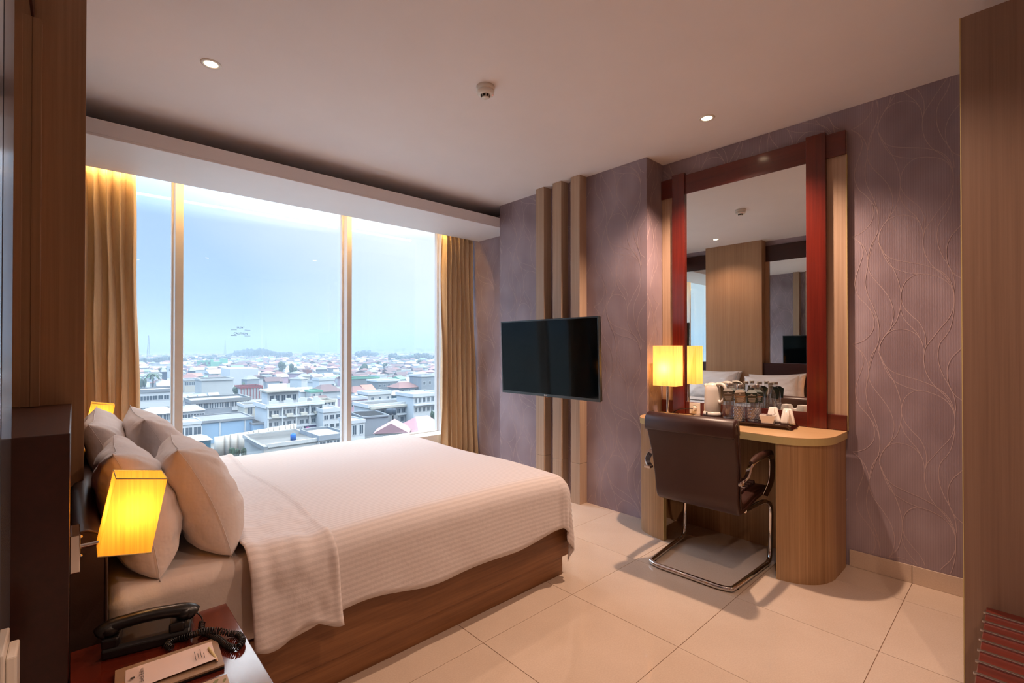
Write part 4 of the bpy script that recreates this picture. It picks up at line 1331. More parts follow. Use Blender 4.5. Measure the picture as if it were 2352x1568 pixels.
# ------------------------------------------------------------------ bedside wall lamps
def sconce(y, label):
    t = thing('bedside_lamp', label, 'wall lamp', (-0.006, y, 0.775))
    MB().box(-0.006, 0.0135, y - 0.05, y + 0.05, 0.728, 0.822).build('wall_plate', M['chrome'], t, 0.002)
    kn = MB()
    for dz in (0.027, -0.022):
        kn.lathe([(0.004, 0), (0.004, 0.003), (0.002, 0.005), (0, 0.005)], (0, 0, 0), 10, frame_from((0.0135, y, 0.775 + dz), (0, 1, 0), (0, 0, 1)))
    kn.build('screw', M['chrome'], t)
    MB().cyl((0.0135, y, 0.777), (0.075, y, 0.777), 0.006, n=12).build('arm', M['chrome'], t)
    R = Matrix.Translation((0.118, y, 0.845)) @ Matrix.Rotation(math.radians(10.5), 4, 'Y')
    s_ = shade_box(MB(), -0.055, 0.055, -0.060, 0.060, -0.0975, 0.0975, R).build('lamp_shade', M['shade'], t)
    rim = MB()
    for z in (-0.0975, 0.0975):
        rim.tube([R @ Vector(p) for p in ((-0.055, -0.06, z), (0.055, -0.06, z), (0.055, 0.06, z), (-0.055, 0.06, z))], 0.0016, 6, closed=True)
    rim.build('shade_rim', M['edge_band'], s_)
    MB().cyl(R @ Vector((-0.045, 0, -0.07)), R @ Vector((0, 0, -0.045)), 0.006, n=10).cyl(R @ Vector((0, 0, -0.05)), R @ Vector((0, 0, -0.015)), 0.010, n=12).build('socket', M['chrome'], t)
    MB().lathe([(0, 0.055), (0.014, 0.048), (0.020, 0.028), (0.016, 0.008), (0.010, 0)], (0, 0, 0), 16, R @ Matrix.Translation((0, 0, -0.012))).build('light_bulb', M['small_bulb'], t)
sconce(1.66, 'lit bedside lamp with a tilted amber shade above the telephone')
sconce(3.93, 'lit bedside lamp with an amber shade by the curtain, behind the pillows')

# switch plate at the picture edge
sw = thing('wall_switch', 'white switch and plug on the panel beside the bedside table', 'switch', (-0.108, 1.36, 0.62))
MB().box(-0.1095, -0.0945, 1.30, 1.425, 0.55, 0.715).build('plate', M['white_plastic'], sw, 0.003)
MB().box(-0.0945, -0.079, 1.335, 1.41, 0.56, 0.692).build('plug', M['white_plastic'], sw, 0.004)
# ------------------------------------------------------------------ the city below the window
GZ = -26.0
_f = Vector((math.sin(YAW) * math.cos(PIT), math.cos(YAW) * math.cos(PIT), math.sin(PIT)))
_r = Vector((math.cos(YAW), -math.sin(YAW), 0))
_u = _r.cross(_f)
def ray(u, v):
    return _f + _r * (u - CX) / FPX - _u * (v - CY) / FPX
def ground(u, v, z=GZ):
    d = ray(u, v)
    return EYE + d * ((z - EYE.z) / d.z)
def on_y(Y, u, v):
    d = ray(u, v)
    return EYE + d * (Y / d.y)

K = {}
def citymat(key, c, rough=0.85, var=0.10, scale=0.35, stain=0.0):
    a = NT('city ' + key)
    c = tuple(x * 0.44 for x in c[:3]) + (1,)
    f = a.noise(a.coord((1, 1, 0.35)), scale, 4)
    d = tuple(x * (1 - var - stain) for x in c[:3]) + (1,)
    a.set(color=a.ramp(f, [(0.36, d), (0.60, c)]), rough=rough)
    K[key] = a.m
for key, c, st in (('white', rgb(214, 218, 220), 0.0), ('cream', rgb(210, 206, 192), 0.04), ('stained', rgb(200, 202, 200), 0.25), ('grey', rgb(150, 158, 166), 0.10), ('concrete', rgb(132, 138, 142), 0.15),
                   ('blue', rgb(150, 186, 216), 0.0), ('mint', rgb(120, 196, 160), 0.0), ('pink', rgb(206, 172, 186), 0.0), ('navy', rgb(38, 66, 92), 0.0), ('teal', rgb(60, 110, 130), 0.0),
                   ('tile_red', rgb(128, 86, 82), 0.15), ('tile_pink', rgb(186, 140, 144), 0.05), ('tile_orange', rgb(172, 116, 98), 0.08), ('tile_brown', rgb(98, 72, 74), 0.10), ('roof_grey', rgb(136, 142, 148), 0.12),
                   ('roof_white', rgb(204, 208, 212), 0.0), ('roof_green', rgb(110, 176, 150), 0.05), ('brick', rgb(158, 96, 88), 0.05), ('red', rgb(150, 62, 66), 0.0), ('glass', rgb(72, 92, 108), 0.1),
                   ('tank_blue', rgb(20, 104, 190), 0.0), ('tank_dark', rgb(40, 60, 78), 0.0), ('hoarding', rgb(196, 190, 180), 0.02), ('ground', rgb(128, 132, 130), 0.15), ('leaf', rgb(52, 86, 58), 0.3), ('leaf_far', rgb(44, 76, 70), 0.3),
                   ('trunk', rgb(84, 72, 60), 0.1), ('plum', rgb(52, 40, 92), 0.0), ('magenta', rgb(204, 72, 150), 0.0), ('yellow', rgb(236, 214, 130), 0.0), ('lime', rgb(146, 204, 120), 0.0)):
    citymat(key, c, stain=st)
K['glass'].node_tree.nodes['Principled BSDF'].inputs['Roughness'].default_value = 0.25

struct(MB().box(-2600, 5200, 40, 6500, GZ - 1, GZ), 'ground', K['ground'], 'city ground far below the window', 'ground')

# morning haze lying over the town: a real scattering volume
hz = bpy.data.materials.new('haze')
hz.use_nodes = True
ht = hz.node_tree
ht.nodes.clear()
HAZE, HAZE_D = (0.265, 0.335, 0.405, 1), 0.00085      # single-scattering albedo and extinction per metre
vo = ht.nodes.new('ShaderNodeVolumeScatter')
va = ht.nodes.new('ShaderNodeVolumeAbsorption')
vd = ht.nodes.new('ShaderNodeAddShader')
for n_ in (vo, va):
    n_.inputs['Color'].default_value = HAZE
    n_.inputs['Density'].default_value = HAZE_D
ht.links.new(vo.outputs[0], vd.inputs[0])
ht.links.new(va.outputs[0], vd.inputs[1])
ho = ht.nodes.new('ShaderNodeOutputMaterial')
ht.links.new(vd.outputs[0], ho.inputs['Volume'])
tag(MB().box(-2500, 5000, 70, 6400, GZ + 0.01, 75).build('haze', hz), 'pale bluish haze hanging over the town', 'haze', None, 'stuff')

def unit_box():
    return MB().box(-0.5, 0.5, -0.5, 0.5, 0, 1)
def unit_gable():
    b = MB()
    v = [(-0.56, -0.56, 0), (0.56, -0.56, 0), (0.56, 0.56, 0), (-0.56, 0.56, 0), (-0.56, 0, 1), (0.56, 0, 1)]
    return b.add(v, [(0, 1, 5, 4), (2, 3, 4, 5), (0, 4, 3), (1, 2, 5), (0, 3, 2, 1)])
def unit_hip():
    b = MB()
    v = [(-0.57, -0.57, 0), (0.57, -0.57, 0), (0.57, 0.57, 0), (-0.57, 0.57, 0), (-0.22, 0, 1), (0.22, 0, 1)]
    return b.add(v, [(0, 1, 5, 4), (2, 3, 4, 5), (0, 4, 3), (1, 2, 5), (0, 3, 2, 1)])
def unit_flat():
    b = MB().box(-0.53, 0.53, -0.53, 0.53, 0, 0.5)
    b.box(-0.53, 0.53, -0.53, -0.50, 0.5, 1).box(-0.53, 0.53, 0.50, 0.53, 0.5, 1).box(-0.53, -0.50, -0.5, 0.5, 0.5, 1).box(0.50, 0.53, -0.5, 0.5, 0.5, 1)
    return b
UNIT = {'box': unit_box(), 'gable': unit_gable(), 'hip': unit_hip(), 'flat': unit_flat()}
CACHE = {}
def unit(kind, key, name):
    q = (kind, key)
    if q not in CACHE:
        CACHE[q] = UNIT[kind].mesh(name, K[key])
    return CACHE[q]
def piece(name, kind, key, parent, loc, scale, rz=0.0):
    o = bpy.data.objects.new(name, unit(kind, key, name))
    o.location = loc
    o.scale = scale
    o.rotation_euler = (0, 0, rz)
    o.parent = parent
    C.objects.link(o)
    O[o.name] = Vector((0, 0, 0))
    return o
def window_mesh():
    if 'win' not in CACHE:
        b = MB()
        b.box(-0.5, 0.5, -0.10, 0.0, 0, 0.08).box(-0.5, 0.5, -0.10, 0.0, 0.92, 1).box(-0.5, -0.42, -0.10, 0.0, 0.08, 0.92).box(0.42, 0.5, -0.10, 0.0, 0.08, 0.92).box(-0.03, 0.03, -0.08, 0.0, 0.08, 0.92)
        n = len(b.f)
        b.box(-0.42, 0.42, -0.03, 0.0, 0.08, 0.92)
        me = b.mesh('window', [K['white'], K['glass']])
        for i, p in enumerate(me.polygons):
            p.material_index = 1 if i >= n else 0
        CACHE['win'] = me
    return CACHE['win']
def window(parent, x, z, w, h, depth=1.0):
    """a window set on the front (-y) face; parent's origin lies at the middle of its front foot"""
    o = bpy.data.objects.new('window', window_mesh())
    o.location = (x, 0, z)
    o.scale = (w, depth, h)
    o.parent = parent
    C.objects.link(o)
    O[o.name] = Vector((0, 0, 0))
def building(name, label, cat, u0, u1, vt, vb, depth, wall, roof, rkey, rh=1.0, wins=(), rz=0.0, base=None):
    """front between pixel columns u0 and u1 at the distance where row vb meets the ground"""
    g = ground((u0 + u1) / 2, vb)
    Y = g.y
    a, b_ = on_y(Y, u0, vt), on_y(Y, u1, vt)
    top = (a.z + b_.z) / 2
    w, h = b_.x - a.x, top - GZ
    t = thing(name, label, cat, ((a.x + b_.x) / 2, Y, GZ), None, rz)
    O[t.name] = Vector((0, 0, 0))
    rise = rh if roof in ('gable', 'hip') else (rh if roof == 'flat' else 0)
    piece('walls', 'box', wall, t, (0, depth / 2, 0), (w, depth, h - (rise if roof != 'flat' else rise * 0.5)))
    if roof:
        piece('roof', roof, rkey, t, (0, depth / 2, h - rise), (w, depth, rise))
    for (z0, n, ww, wh, *rest) in wins:
        for k in range(n):
            x = (k + 0.5) / n * w - w / 2
            window(t, x, h * z0, ww, wh)
    return t, w, h, Y

# --- the white row of shops and flats
t, w, h, Y = building('shop_row', 'long white three-storey row of flats over shops with stepped parapets', 'building', 612, 741, 924, 1003, 12, 'white', 'flat', 'white', 1.2,
                      [(0.66, 9, 1.5, 1.7), (0.36, 9, 1.3, 1.4), (0.08, 6, 2.6, 2.0)])
for z in (0.60, 0.30, 0.90):
    piece('ledge', 'box', 'white', t, (0, -0.5, h * z), (w, 1.2, 0.45))
for k in range(5):
    piece('pilaster', 'box', 'white', t, ((k / 4 - 0.5) * (w - 0.5), -0.45, h * 0.3), (0.4, 0.9, h * 0.6))
for k in range(4):
    x = (k + 0.5) / 4 * w - w / 2
    p = piece('parapet_gable', 'box', 'white', t, (x, 0.2, h), (w / 6, 0.4, 0.9))
    piece('parapet_step', 'box', 'white', p, (0, 0, 1), (0.5, 1, 0.6))
    piece('balcony', 'box', 'cream', t, (x, -0.9, h * 0.62), (w / 9, 1.4, 0.9))
bp = thing('upper_storey', 'set-back white storey with a flat canopy above the white row', 'building', (t.location.x - w * 0.16, t.location.y + 3, GZ + h - 0.6))
O[bp.name] = Vector((0, 0, 0))
piece('walls', 'box', 'white', bp, (0, 3, 0), (w * 0.55, 6, 4.0))
piece('roof_slab', 'box', 'cream', bp, (0, 2.6, 4.0), (w * 0.62, 8, 0.5))
for k in range(5):
    window(bp, (k - 2) * w * 0.1, 1.0, 1.2, 2.0)
# signs on the row
def sign(label, u0, u1, v0, v1, key, lines=(), tk='white'):
    p0, p1 = on_y(Y - 1.0, u0, v0), on_y(Y - 1.0, u1, v1)
    s_ = thing('shop_sign', label, 'sign', ((p0.x + p1.x) / 2, Y - 1.0, (p0.z + p1.z) / 2))
    MB().box(min(p0.x, p1.x), max(p0.x, p1.x), Y - 1.0, Y - 0.55, min(p0.z, p1.z), max(p0.z, p1.z)).build('board', K[key], s_)
    hgt = abs(p1.z - p0.z)
    for (txt, fx, fz, size, key2) in lines:
        text(txt, hgt * size, K[key2], s_, frame_from((p0.x + (p1.x - p0.x) * fx, Y - 1.04, min(p0.z, p1.z) + hgt * fz), (1, 0, 0), (0, 0, 1)), 'sign_lettering', 0.01)
    return s_, p0, p1, hgt
sign('white shop sign with dark letters under the white row', 679, 698, 980, 987.5, 'white', [('JAYSA', 0.4, 0.5, 0.62, 'navy')])
s_, p0, p1, hg = sign('dark purple shop sign with a pink disc under the white row', 700, 734, 977.5, 986, 'plum', [('JAWA TENGAH', 0.56, 0.55, 0.34, 'white')])
MB().cyl((p0.x + 0.9, Y - 1.05, p0.z - hg / 2), (p0.x + 0.9, Y - 1.0, p0.z - hg / 2), hg * 0.32, n=16).build('pink_disc', K['magenta'], s_)
s_, p0, p1, hg = sign('dark blue shop sign with a pink arrow and white letters', 700, 727, 987.5, 997, 'navy', [('DRP', 0.58, 0.62, 0.42, 'white')])
ax, az_ = p0.x, (p0.z + p1.z) / 2 + hg * 0.1
L4 = p1.x - p0.x
MB().add([(ax + L4 * 0.30, Y - 1.02, az_ - hg * 0.3), (ax + L4 * 0.78, Y - 1.02, az_ - hg * 0.3), (ax + L4 * 0.92, Y - 1.02, az_), (ax + L4 * 0.78, Y - 1.02, az_ + hg * 0.3), (ax + L4 * 0.30, Y - 1.02, az_ + hg * 0.3)], [(0, 1, 2, 3, 4)]).build('arrow', K['magenta'], s_)
MB().add([(ax + L4 * 0.84, Y - 1.03, az_ - hg * 0.36), (ax + L4 * 0.88, Y - 1.03, az_ - hg * 0.36), (ax + L4 * 0.99, Y - 1.03, az_), (ax + L4 * 0.88, Y - 1.03, az_ + hg * 0.36), (ax + L4 * 0.84, Y - 1.03, az_ + hg * 0.36), (ax + L4 * 0.95, Y - 1.03, az_)], [(0, 1, 2, 5), (5, 2, 3, 4)]).build('chevron', K['white'], s_)
s_, p0, p1, hg = sign('shop banner with red, yellow and green bands', 680, 691, 988, 995, 'white')
for k, key in enumerate(('lime', 'yellow', 'red')):
    MB().box(p0.x, p1.x, Y - 1.03, Y - 1.0, min(p0.z, p1.z) + hg * (0.05 + 0.31 * k), min(p0.z, p1.z) + hg * (0.30 + 0.31 * k)).build('band', K[key], s_)

building('shop_row', 'white three-storey end house stepping down beside the street signs', 'building', 742, 783, 937, 1001, 10, 'white', 'flat', 'white', 1.2, [(0.60, 3, 1.4, 1.5), (0.30, 3, 1.3, 1.3)])
building('house', 'small white house with blue attic windows behind the end house', 'building', 741, 770, 918, 985, 8, 'white', 'flat', 'cream', 0.8, [(0.78, 3, 1.2, 1.5)])
building('house', 'cream two-storey house with a barred window left of the white row', 'building', 562, 611, 927, 990, 9, 'cream', 'flat', 'white', 1.0, [(0.62, 2, 1.5, 2.6)])
# --- blue wall, long grey workshop
t, w, h, Yb = building('blue_hall', 'low hall with a pale blue windowless wall', 'building', 464, 580, 961, 1014, 14, 'blue', 'flat', 'roof_grey', 0.7)
for k in range(2):
    piece('downpipe', 'box', 'white', t, (w * (-0.16 + 0.5 * k), -0.12, 0), (0.25, 0.25, h))
building('blue_hall', 'lower pale blue wall next to the white row', 'building', 581, 629, 969, 1008, 9, 'blue', 'flat', 'roof_grey', 0.5)
t, w, h, _ = building('workshop', 'long grey flat-roofed workshop with a strip of windows', 'building', 442, 572, 915, 985, 14, 'grey', 'flat', 'concrete', 1.2, [(0.70, 11, 1.9, 1.9)])
piece('ledge', 'box', 'concrete', t, (0, -0.6, h * 0.46), (w, 1.2, 0.4))
piece('banner', 'box', 'white', t, (w * 0.28, -0.2, h * 0.58), (w * 0.2, 0.2, 1.1))
for k in range(9):
    piece('vent_opening', 'box', 'glass', t, ((k + 0.5) / 9 * w - w / 2, -0.05, h * 0.36), (w / 13, 0.1, 0.6))
building('roof_hut', 'little white roof hut with red marks on the grey workshop', 'hut', 457, 474, 906, 962, 4, 'white', 'gable', 'roof_white', 0.8)
building('roof_hut', 'second white roof hut farther along the grey workshop', 'hut', 481, 503, 902, 960, 4, 'white', 'gable', 'roof_white', 0.9)
# --- left: white canopied blocks
building('house', 'white office block with a broad grey canopy roof by the left curtain', 'building', 322, 402, 893, 960, 12, 'white', 'flat', 'roof_grey', 1.2, [(0.62, 6, 1.9, 1.9), (0.25, 6, 1.9, 1.6)])
building('house', 'white block with a corrugated white roof below the left canopy block', 'building', 326, 405, 938, 1000, 10, 'white', 'hip', 'roof_white', 1.6, [(0.55, 5, 2.2, 1.9)])
building('house', 'white house under a wide ribbed hip roof right of the first mullion', 'building', 418, 470, 932, 1004, 9, 'white', 'hip', 'roof_grey', 1.5, [(0.60, 4, 1.6, 1.5), (0.30, 3, 2.2, 2.0)])
building('house', 'white terrace house with a curtained window over a striped canopy', 'building', 405, 462, 968, 1034, 8, 'white', 'flat', 'roof_white', 0.8, [(0.50, 3, 2.2, 2.4)])
building('lean_to', 'low lean-to with a striped white canopy and blue shade', 'building', 424, 484, 1003, 1052, 7, 'teal', 'hip', 'roof_white', 1.0)
# --- beige site hoarding made of curved panels
ho_ = thing('site_hoarding', 'tall beige hoarding of curved panels round a green plot', 'hoarding', tuple(ground(580, 1030)))
O[ho_.name] = Vector((0, 0, 0))
us = [492, 516, 528, 546, 570, 582, 593, 616, 628, 641, 655, 667, 674, 681]
for i in range(len(us) - 1):
    def edge(u):
        f = (u - 492) / 189
        return ground(u, 1050 - 30 * f), on_y(ground(u, 1050 - 30 * f).y, u, 1003 - 32 * f).z
    (a, za), (b_, zb) = edge(us[i]), edge(us[i + 1])
    n = 6
    vs = []
    for k in range(n):
        q = k / (n - 1)
        p = a.lerp(b_, q)
        bow = 0.45 * math.sin(PI * q)
        for z in (GZ, za):
            vs.append(Vector((p.x, p.y - bow, z)) - ho_.location)
    m_ = MB().add(vs, [(2 * k, 2 * k + 2, 2 * k + 3, 2 * k + 1) for k in range(n - 1)], True).build('panel', K['hoarding'], ho_, fix=False)
    d = m_.modifiers.new('t', 'SOLIDIFY')
    d.thickness = 0.12
# --- near flat roofs
t, w, h, Yf = building('flat_house', 'stained white house with a flat roof and a blue tank on it', 'building', 606, 731, 1012, 1075, 16, 'stained', 'flat', 'stained', 0.8)
piece('eave_beam', 'box', 'concrete', t, (-w / 2 - 0.4, 4, h - 0.8), (0.8, 14, 0.8))
tk = thing('water_tank', 'bright blue water tank on the stained flat roof', 'tank', tuple(on_y(Yf + 3, 673.5, 1011)))
MB().lathe([(0, 0), (0.62, 0), (0.62, 1.35), (0.5, 1.5), (0.2, 1.55), (0.2, 1.7), (0, 1.7)], tuple(tk.location), 16).build('tank_body', K['tank_blue'], tk)
building('flat_house', 'stained concrete house with a parapet beside the flat-roofed one', 'building', 733, 796, 996, 1062, 12, 'stained', 'flat', 'grey', 1.2, [(0.6, 4, 1.6, 1.3)])
# --- right pane
t, w, h, Yg = building('grey_block', 'plain grey rendered block with dark tanks behind it', 'building', 836, 890, 954, 1003, 13, 'grey', 'flat', 'grey', 0.5, rz=math.radians(-8))
for k, (u, lab) in enumerate(((894, 'dark water tank behind the grey block, the larger one'), (904, 'dark water tank behind the grey block, the smaller one'))):
    p = on_y(Yg + 15, u, 952)
    tk = thing('water_tank', lab, 'tank', tuple(p))
    r = 1.2 - 0.2 * k
    MB().lathe([(0, 0), (r, 0), (r, 1.7), (r * 0.8, 2.0), (r * 0.3, 2.1), (0, 2.1)], tuple(p), 16).build('tank_body', K['tank_dark'], tk)
    MB().box(p.x - 1.1, p.x + 1.1, p.y - 1.1, p.y + 1.1, GZ, p.z).build('stand', K['concrete'], tk)
building('carport', 'white canopied yard house left of the grey block', 'building', 806, 838, 964, 1022, 8, 'white', 'flat', 'roof_white', 0.9, [(0.4, 2, 1.2, 3.0)])
building('house', 'white gabled house with a pink tiled roof in front of the large pink roof', 'building', 910, 966, 966, 1012, 9, 'stained', 'gable', 'tile_pink', 2.8, rz=math.radians(55))
building('house', 'house under a large pink tiled roof by the right mullion', 'building', 964, 1030, 961, 1010, 14, 'white', 'hip', 'tile_pink', 4.2)
t, w, h, _ = building('terrace_row', 'white two-storey terrace row with a long balcony', 'building', 848, 955, 924, 975, 12, 'white', 'flat', 'white', 1.2, [(0.48, 9, 1.3, 1.7), (0.10, 8, 1.4, 1.8)])
piece('ledge', 'box', 'white', t, (0, -0.6, h * 0.42), (w, 1.4, 0.5))
piece('balcony', 'box', 'cream', t, (0, -0.8, h * 0.80), (w, 1.6, 0.8))
t, w, h, _ = building('terrace_row', 'taller white terrace house at the end by the right mullion', 'building', 950, 1016, 902, 972, 12, 'white', 'flat', 'white', 1.2, [(0.70, 7, 1.1, 1.9), (0.40, 7, 1.1, 1.8)])
piece('ledge', 'box', 'white', t, (0, -0.6, h * 0.62), (w, 1.3, 0.5))
building('house', 'pink house with a white canopy beside the middle mullion', 'building', 800, 843, 912, 960, 10, 'pink', 'flat', 'roof_white', 1.0, [(0.55, 3, 1.3, 1.8)])
building('house', 'rough grey house with a white roof terrace above the terrace row', 'building', 846, 899, 899, 950, 10, 'stained', 'flat', 'white', 1.2, [(0.6, 3, 1.2, 1.6)])
building('house', 'teal-walled house with a pale awning above the terrace row', 'building', 905, 935, 898, 942, 9, 'teal', 'hip', 'roof_white', 1.6)
building('house', 'orange-roofed house right of the middle mullion', 'building', 838, 862, 884, 912, 10, 'white', 'gable', 'tile_orange', 2.8)
building('house', 'house with a weathered red tiled roof by the middle mullion', 'building', 812, 845, 888, 915, 12, 'white', 'hip', 'tile_red', 2.8)
building('house', 'tall grey unfinished house by the right mullion', 'building', 968, 1006, 860, 918, 12, 'grey', 'flat', 'white', 1.0, [(0.6, 3, 1.4, 2.0)])
building('house', 'red-roofed grey house in front of the tall unfinished one', 'building', 918, 962, 878, 920, 12, 'grey', 'hip', 'tile_red', 2.6, [(0.5, 3, 1.2, 1.4)])
building('house', 'long slate-walled house with a mint roof edge beside the middle mullion', 'building', 806, 870, 866, 897, 14, 'concrete', 'flat', 'roof_green', 1.0)
building('house', 'plain concrete terrace behind the orange roofs', 'building', 868, 918, 872, 903, 14, 'concrete', 'flat', 'white', 1.0, [(0.5, 5, 1.5, 1.6)])
# --- middle distance
t, w, h, _ = building('mint_building', 'mint green public building with two blocks and a tower', 'building', 458, 484, 828, 849, 16, 'mint', 'flat', 'mint', 1.4, [(0.55, 3, 2.0, 3.4)])
piece('wing', 'box', 'mint', t, (w * 0.95, 6, 0), (w * 1.1, 14, h * 0.85))
piece('tower', 'box', 'mint', t, (w * 0.58, -1, 0), (w * 0.22, 4, h * 1.12))
piece('end_block', 'box', 'mint', t, (w * 1.75, 4, 0), (w * 0.5, 16, h * 1.18))
building('warehouse', 'big white windowless warehouse in the middle distance', 'building', 528, 593, 846, 882, 30, 'white', None, 'white', 0)
building('warehouse', 'long low white warehouse roof left of the big one', 'building', 484, 540, 849, 872, 26, 'white', 'gable', 'roof_white', 3.0)
t, w, h, _ = building('stained_hall', 'large streaked concrete hall with no windows', 'building', 463, 536, 869, 908, 20, 'stained', 'flat', 'stained', 1.0)
t, w, h, _ = building('arcade_house', 'low cream house with an open arcade and blue tanks', 'building', 424, 489, 869, 899, 14, 'cream', 'flat', 'roof_white', 1.0, [(0.5, 8, 2.0, 2.4)])
building('swift_tower', 'dark blue slab tower beside the palm tree', 'tower', 371, 384, 844, 884, 9, 'navy', 'hip', 'roof_grey', 3.0)
building('swift_tower', 'shorter dark blue slab tower right of the first mullion', 'tower', 436, 449, 843, 870, 9, 'navy', 'hip', 'roof_grey', 3.0)
building('house', 'white house with a sloping roof terrace behind the canopy block', 'building', 362, 401, 874, 905, 12, 'white', 'gable', 'roof_white', 3.0)
building('house', 'white house at the foot of the tall dark slab tower', 'building', 360, 372, 858, 888, 10, 'white', 'flat', 'white', 0.8)
building('house', 'white villa with a hung sign board near the first mullion', 'building', 388, 402, 840, 868, 12, 'white', 'flat', 'white', 1.0, [(0.6, 3, 1.6, 1.6)])
t, w, h, _ = building('red_frame_house', 'low house with a dark red open frame along its front', 'building', 553, 602, 886, 916, 12, 'white', 'flat', 'red', 1.2)
for k in range(8):
    piece('post', 'box', 'red', t, ((k / 7 - 0.5) * w, -0.6, 0), (0.35, 0.35, h * 0.86))
building('house', 'slate blue house with white-framed windows and a red gable', 'building', 622, 649, 866, 892, 10, 'teal', 'gable', 'tile_brown', 3.0, [(0.35, 2, 2.0, 2.4)])
building('house', 'narrow brick-red block in the middle distance', 'building', 704, 717, 849, 872, 9, 'brick', 'flat', 'brick', 0.8, [(0.5, 1, 1.6, 1.6)])
building('house', 'white house with a balustraded terrace beside the middle mullion', 'building', 733, 768, 868, 900, 11, 'white', 'flat', 'white', 1.4, [(0.35, 4, 1.8, 1.8)])
building('house', 'wide house under a big brown hip roof by the middle mullion', 'building', 736, 784, 884, 914, 14, 'white', 'hip', 'tile_brown', 3.4)
building('house', 'house with mint green awnings and a dark tank', 'building', 714, 741, 896, 926, 9, 'stained', 'flat', 'roof_green', 1.0, [(0.5, 2, 1.4, 1.6)])
building('house', 'plain white storehouse left of the green awnings', 'building', 690, 712, 890, 924, 9, 'white', 'gable', 'roof_white', 2.0)
building('house', 'cream roof storey with a curved hood behind the white row', 'building', 616, 640, 892, 930, 9, 'cream', 'hip', 'cream', 1.4)

# --- the field of small houses: the nearest 300 are things of their own, the far ones one mass
MARKS = [(2.2, 'behind the palm'), (6.0, 'by the first mullion'), (9.5, 'below the mint building'), (13.0, 'left of the wooded rise'), (16.5, 'below the wooded rise'), (20.0, 'left of the middle mullion'), (24.0, 'at the middle mullion'), (28.0, 'right of the middle mullion'), (32.5, 'toward the right curtain')]
rnd = random.Random(5)
taken = []
for o in list(S.objects):
    if o.type == 'EMPTY' and o.get('category') in ('building', 'warehouse', 'tower', 'hut') and o.location.y > 60:
        taken.append((o.location.x, o.location.y))
KIND = [('hip', 'tile_red', 'red hip roof', 20), ('gable', 'tile_brown', 'brown gable roof', 18), ('gable', 'tile_orange', 'orange gable roof', 5), ('flat', 'white', 'flat white roof', 28),
        ('hip', 'roof_grey', 'grey hip roof', 18), ('gable', 'roof_white', 'white gable roof', 14), ('hip', 'tile_pink', 'faded pink roof', 8), ('gable', 'roof_green', 'pale green roof', 3)]
bag = [k for k in KIND for _ in range(k[3])]
spots = []
d = 205.0
while d < 2100:
    step = 11 + d * 0.005
    th0, th1 = math.radians(-1.0), math.radians(35.5)
    a = th0 + rnd.uniform(0, step / d)
    while a < th1:
        r = d + rnd.uniform(-0.4, 0.4) * step
        x, y = r * math.sin(a), r * math.cos(a)
        a += step / d * rnd.uniform(0.85, 1.5)
        if any(abs(x - p) < 19 and -8 < y - q < 32 for p, q in taken):
            continue
        spots.append((r, x, y))
    d += step * 1.12
spots.sort()
mass = {}
WALLS = ['white', 'white', 'cream', 'stained', 'grey', 'pink']
for n, (r, x, y) in enumerate(spots):
    kind, key, desc, _ = rnd.choice(bag)
    w, dp, h = rnd.uniform(6.5, 11), rnd.uniform(6, 10), rnd.choice((2.9, 3.1, 3.3, 5.2, 5.8)) * rnd.uniform(0.9, 1.15)
    if r > 900:
        h *= 0.8
    rz = rnd.choice((0, 0, PI / 2, 0.25, -0.3, 0.6)) + rnd.uniform(-0.06, 0.06)
    wall = rnd.choice(WALLS)
    rise = 0.9 if kind == 'flat' else rnd.uniform(1.5, 2.6)
    if n < 300:
        mark = min(MARKS, key=lambda q: abs(q[0] - math.degrees(math.atan2(x, y))))[1]
        dist_ = 'near' if r < 290 else 'midway' if r < 370 else 'far off'
        wl = {'white': 'white', 'cream': 'cream', 'stained': 'streaked', 'grey': 'grey', 'pink': 'pink'}[wall]
        lab = '%s%s house, %s, %s, %s' % (wl, ' two-storey' if h > 5 else '', desc, mark, dist_)
        t = thing('small_house', lab, 'house', (x, y, GZ), 'town houses, %s' % desc, rz)
        O[t.name] = Vector((0, 0, 0))
        piece('walls', 'box', wall, t, (0, 0, 0), (w, dp, h))
        piece('roof', kind, key, t, (0, 0, h - (0.45 if kind == 'flat' else 0)), (w, dp, rise))
        if r < 330:
            for k in range(2):
                for s_ in range(2 if h > 5 else 1):
                    wn_ = bpy.data.objects.new('window', window_mesh())
                    wn_.location = ((k - 0.5) * w * 0.45, -dp / 2, 1.1 + 3 * s_)
                    wn_.scale = (1.5, 1, 1.6)
                    wn_.parent = t
                    C.objects.link(wn_)
    else:
        R = Matrix.Translation((x, y, GZ)) @ Matrix.Rotation(rz, 4, 'Z')
        for kk, ky_, Z0, sc in (('box', wall, 0, (w, dp, h)), (kind, key, h - (0.45 if kind == 'flat' else 0), (w, dp, rise))):
            m_ = mass.setdefault(ky_, MB())
            T = R @ Matrix.Translation((0, 0, Z0)) @ Matrix.Diagonal((*sc, 1))
            m_.add([T @ Vector(p) for p in UNIT[kk].v], UNIT[kk].f)
by_label = {}
for o in S.objects:
    if o.name.startswith('small_house'):
        by_label.setdefault(o['label'], []).append(o)
for lab, grp in by_label.items():
    grp.sort(key=lambda o: o.location.x / o.location.y)
    if len(grp) > 1:
        for k, o in enumerate(grp):
            o['label'] = lab + ', %s from left' % 'first second third fourth fifth sixth seventh eighth ninth tenth'.split()[min(k, 9)]
mats, big = [], MB()
mi = []
for key, m_ in mass.items():
    big.add(m_.v, m_.f)
    mi += [len(mats)] * len(m_.f)
    mats.append(K[key])
fh = big.build('far_houses', mats, None, fix=False)
fh.data.polygons.foreach_set('material_index', mi)
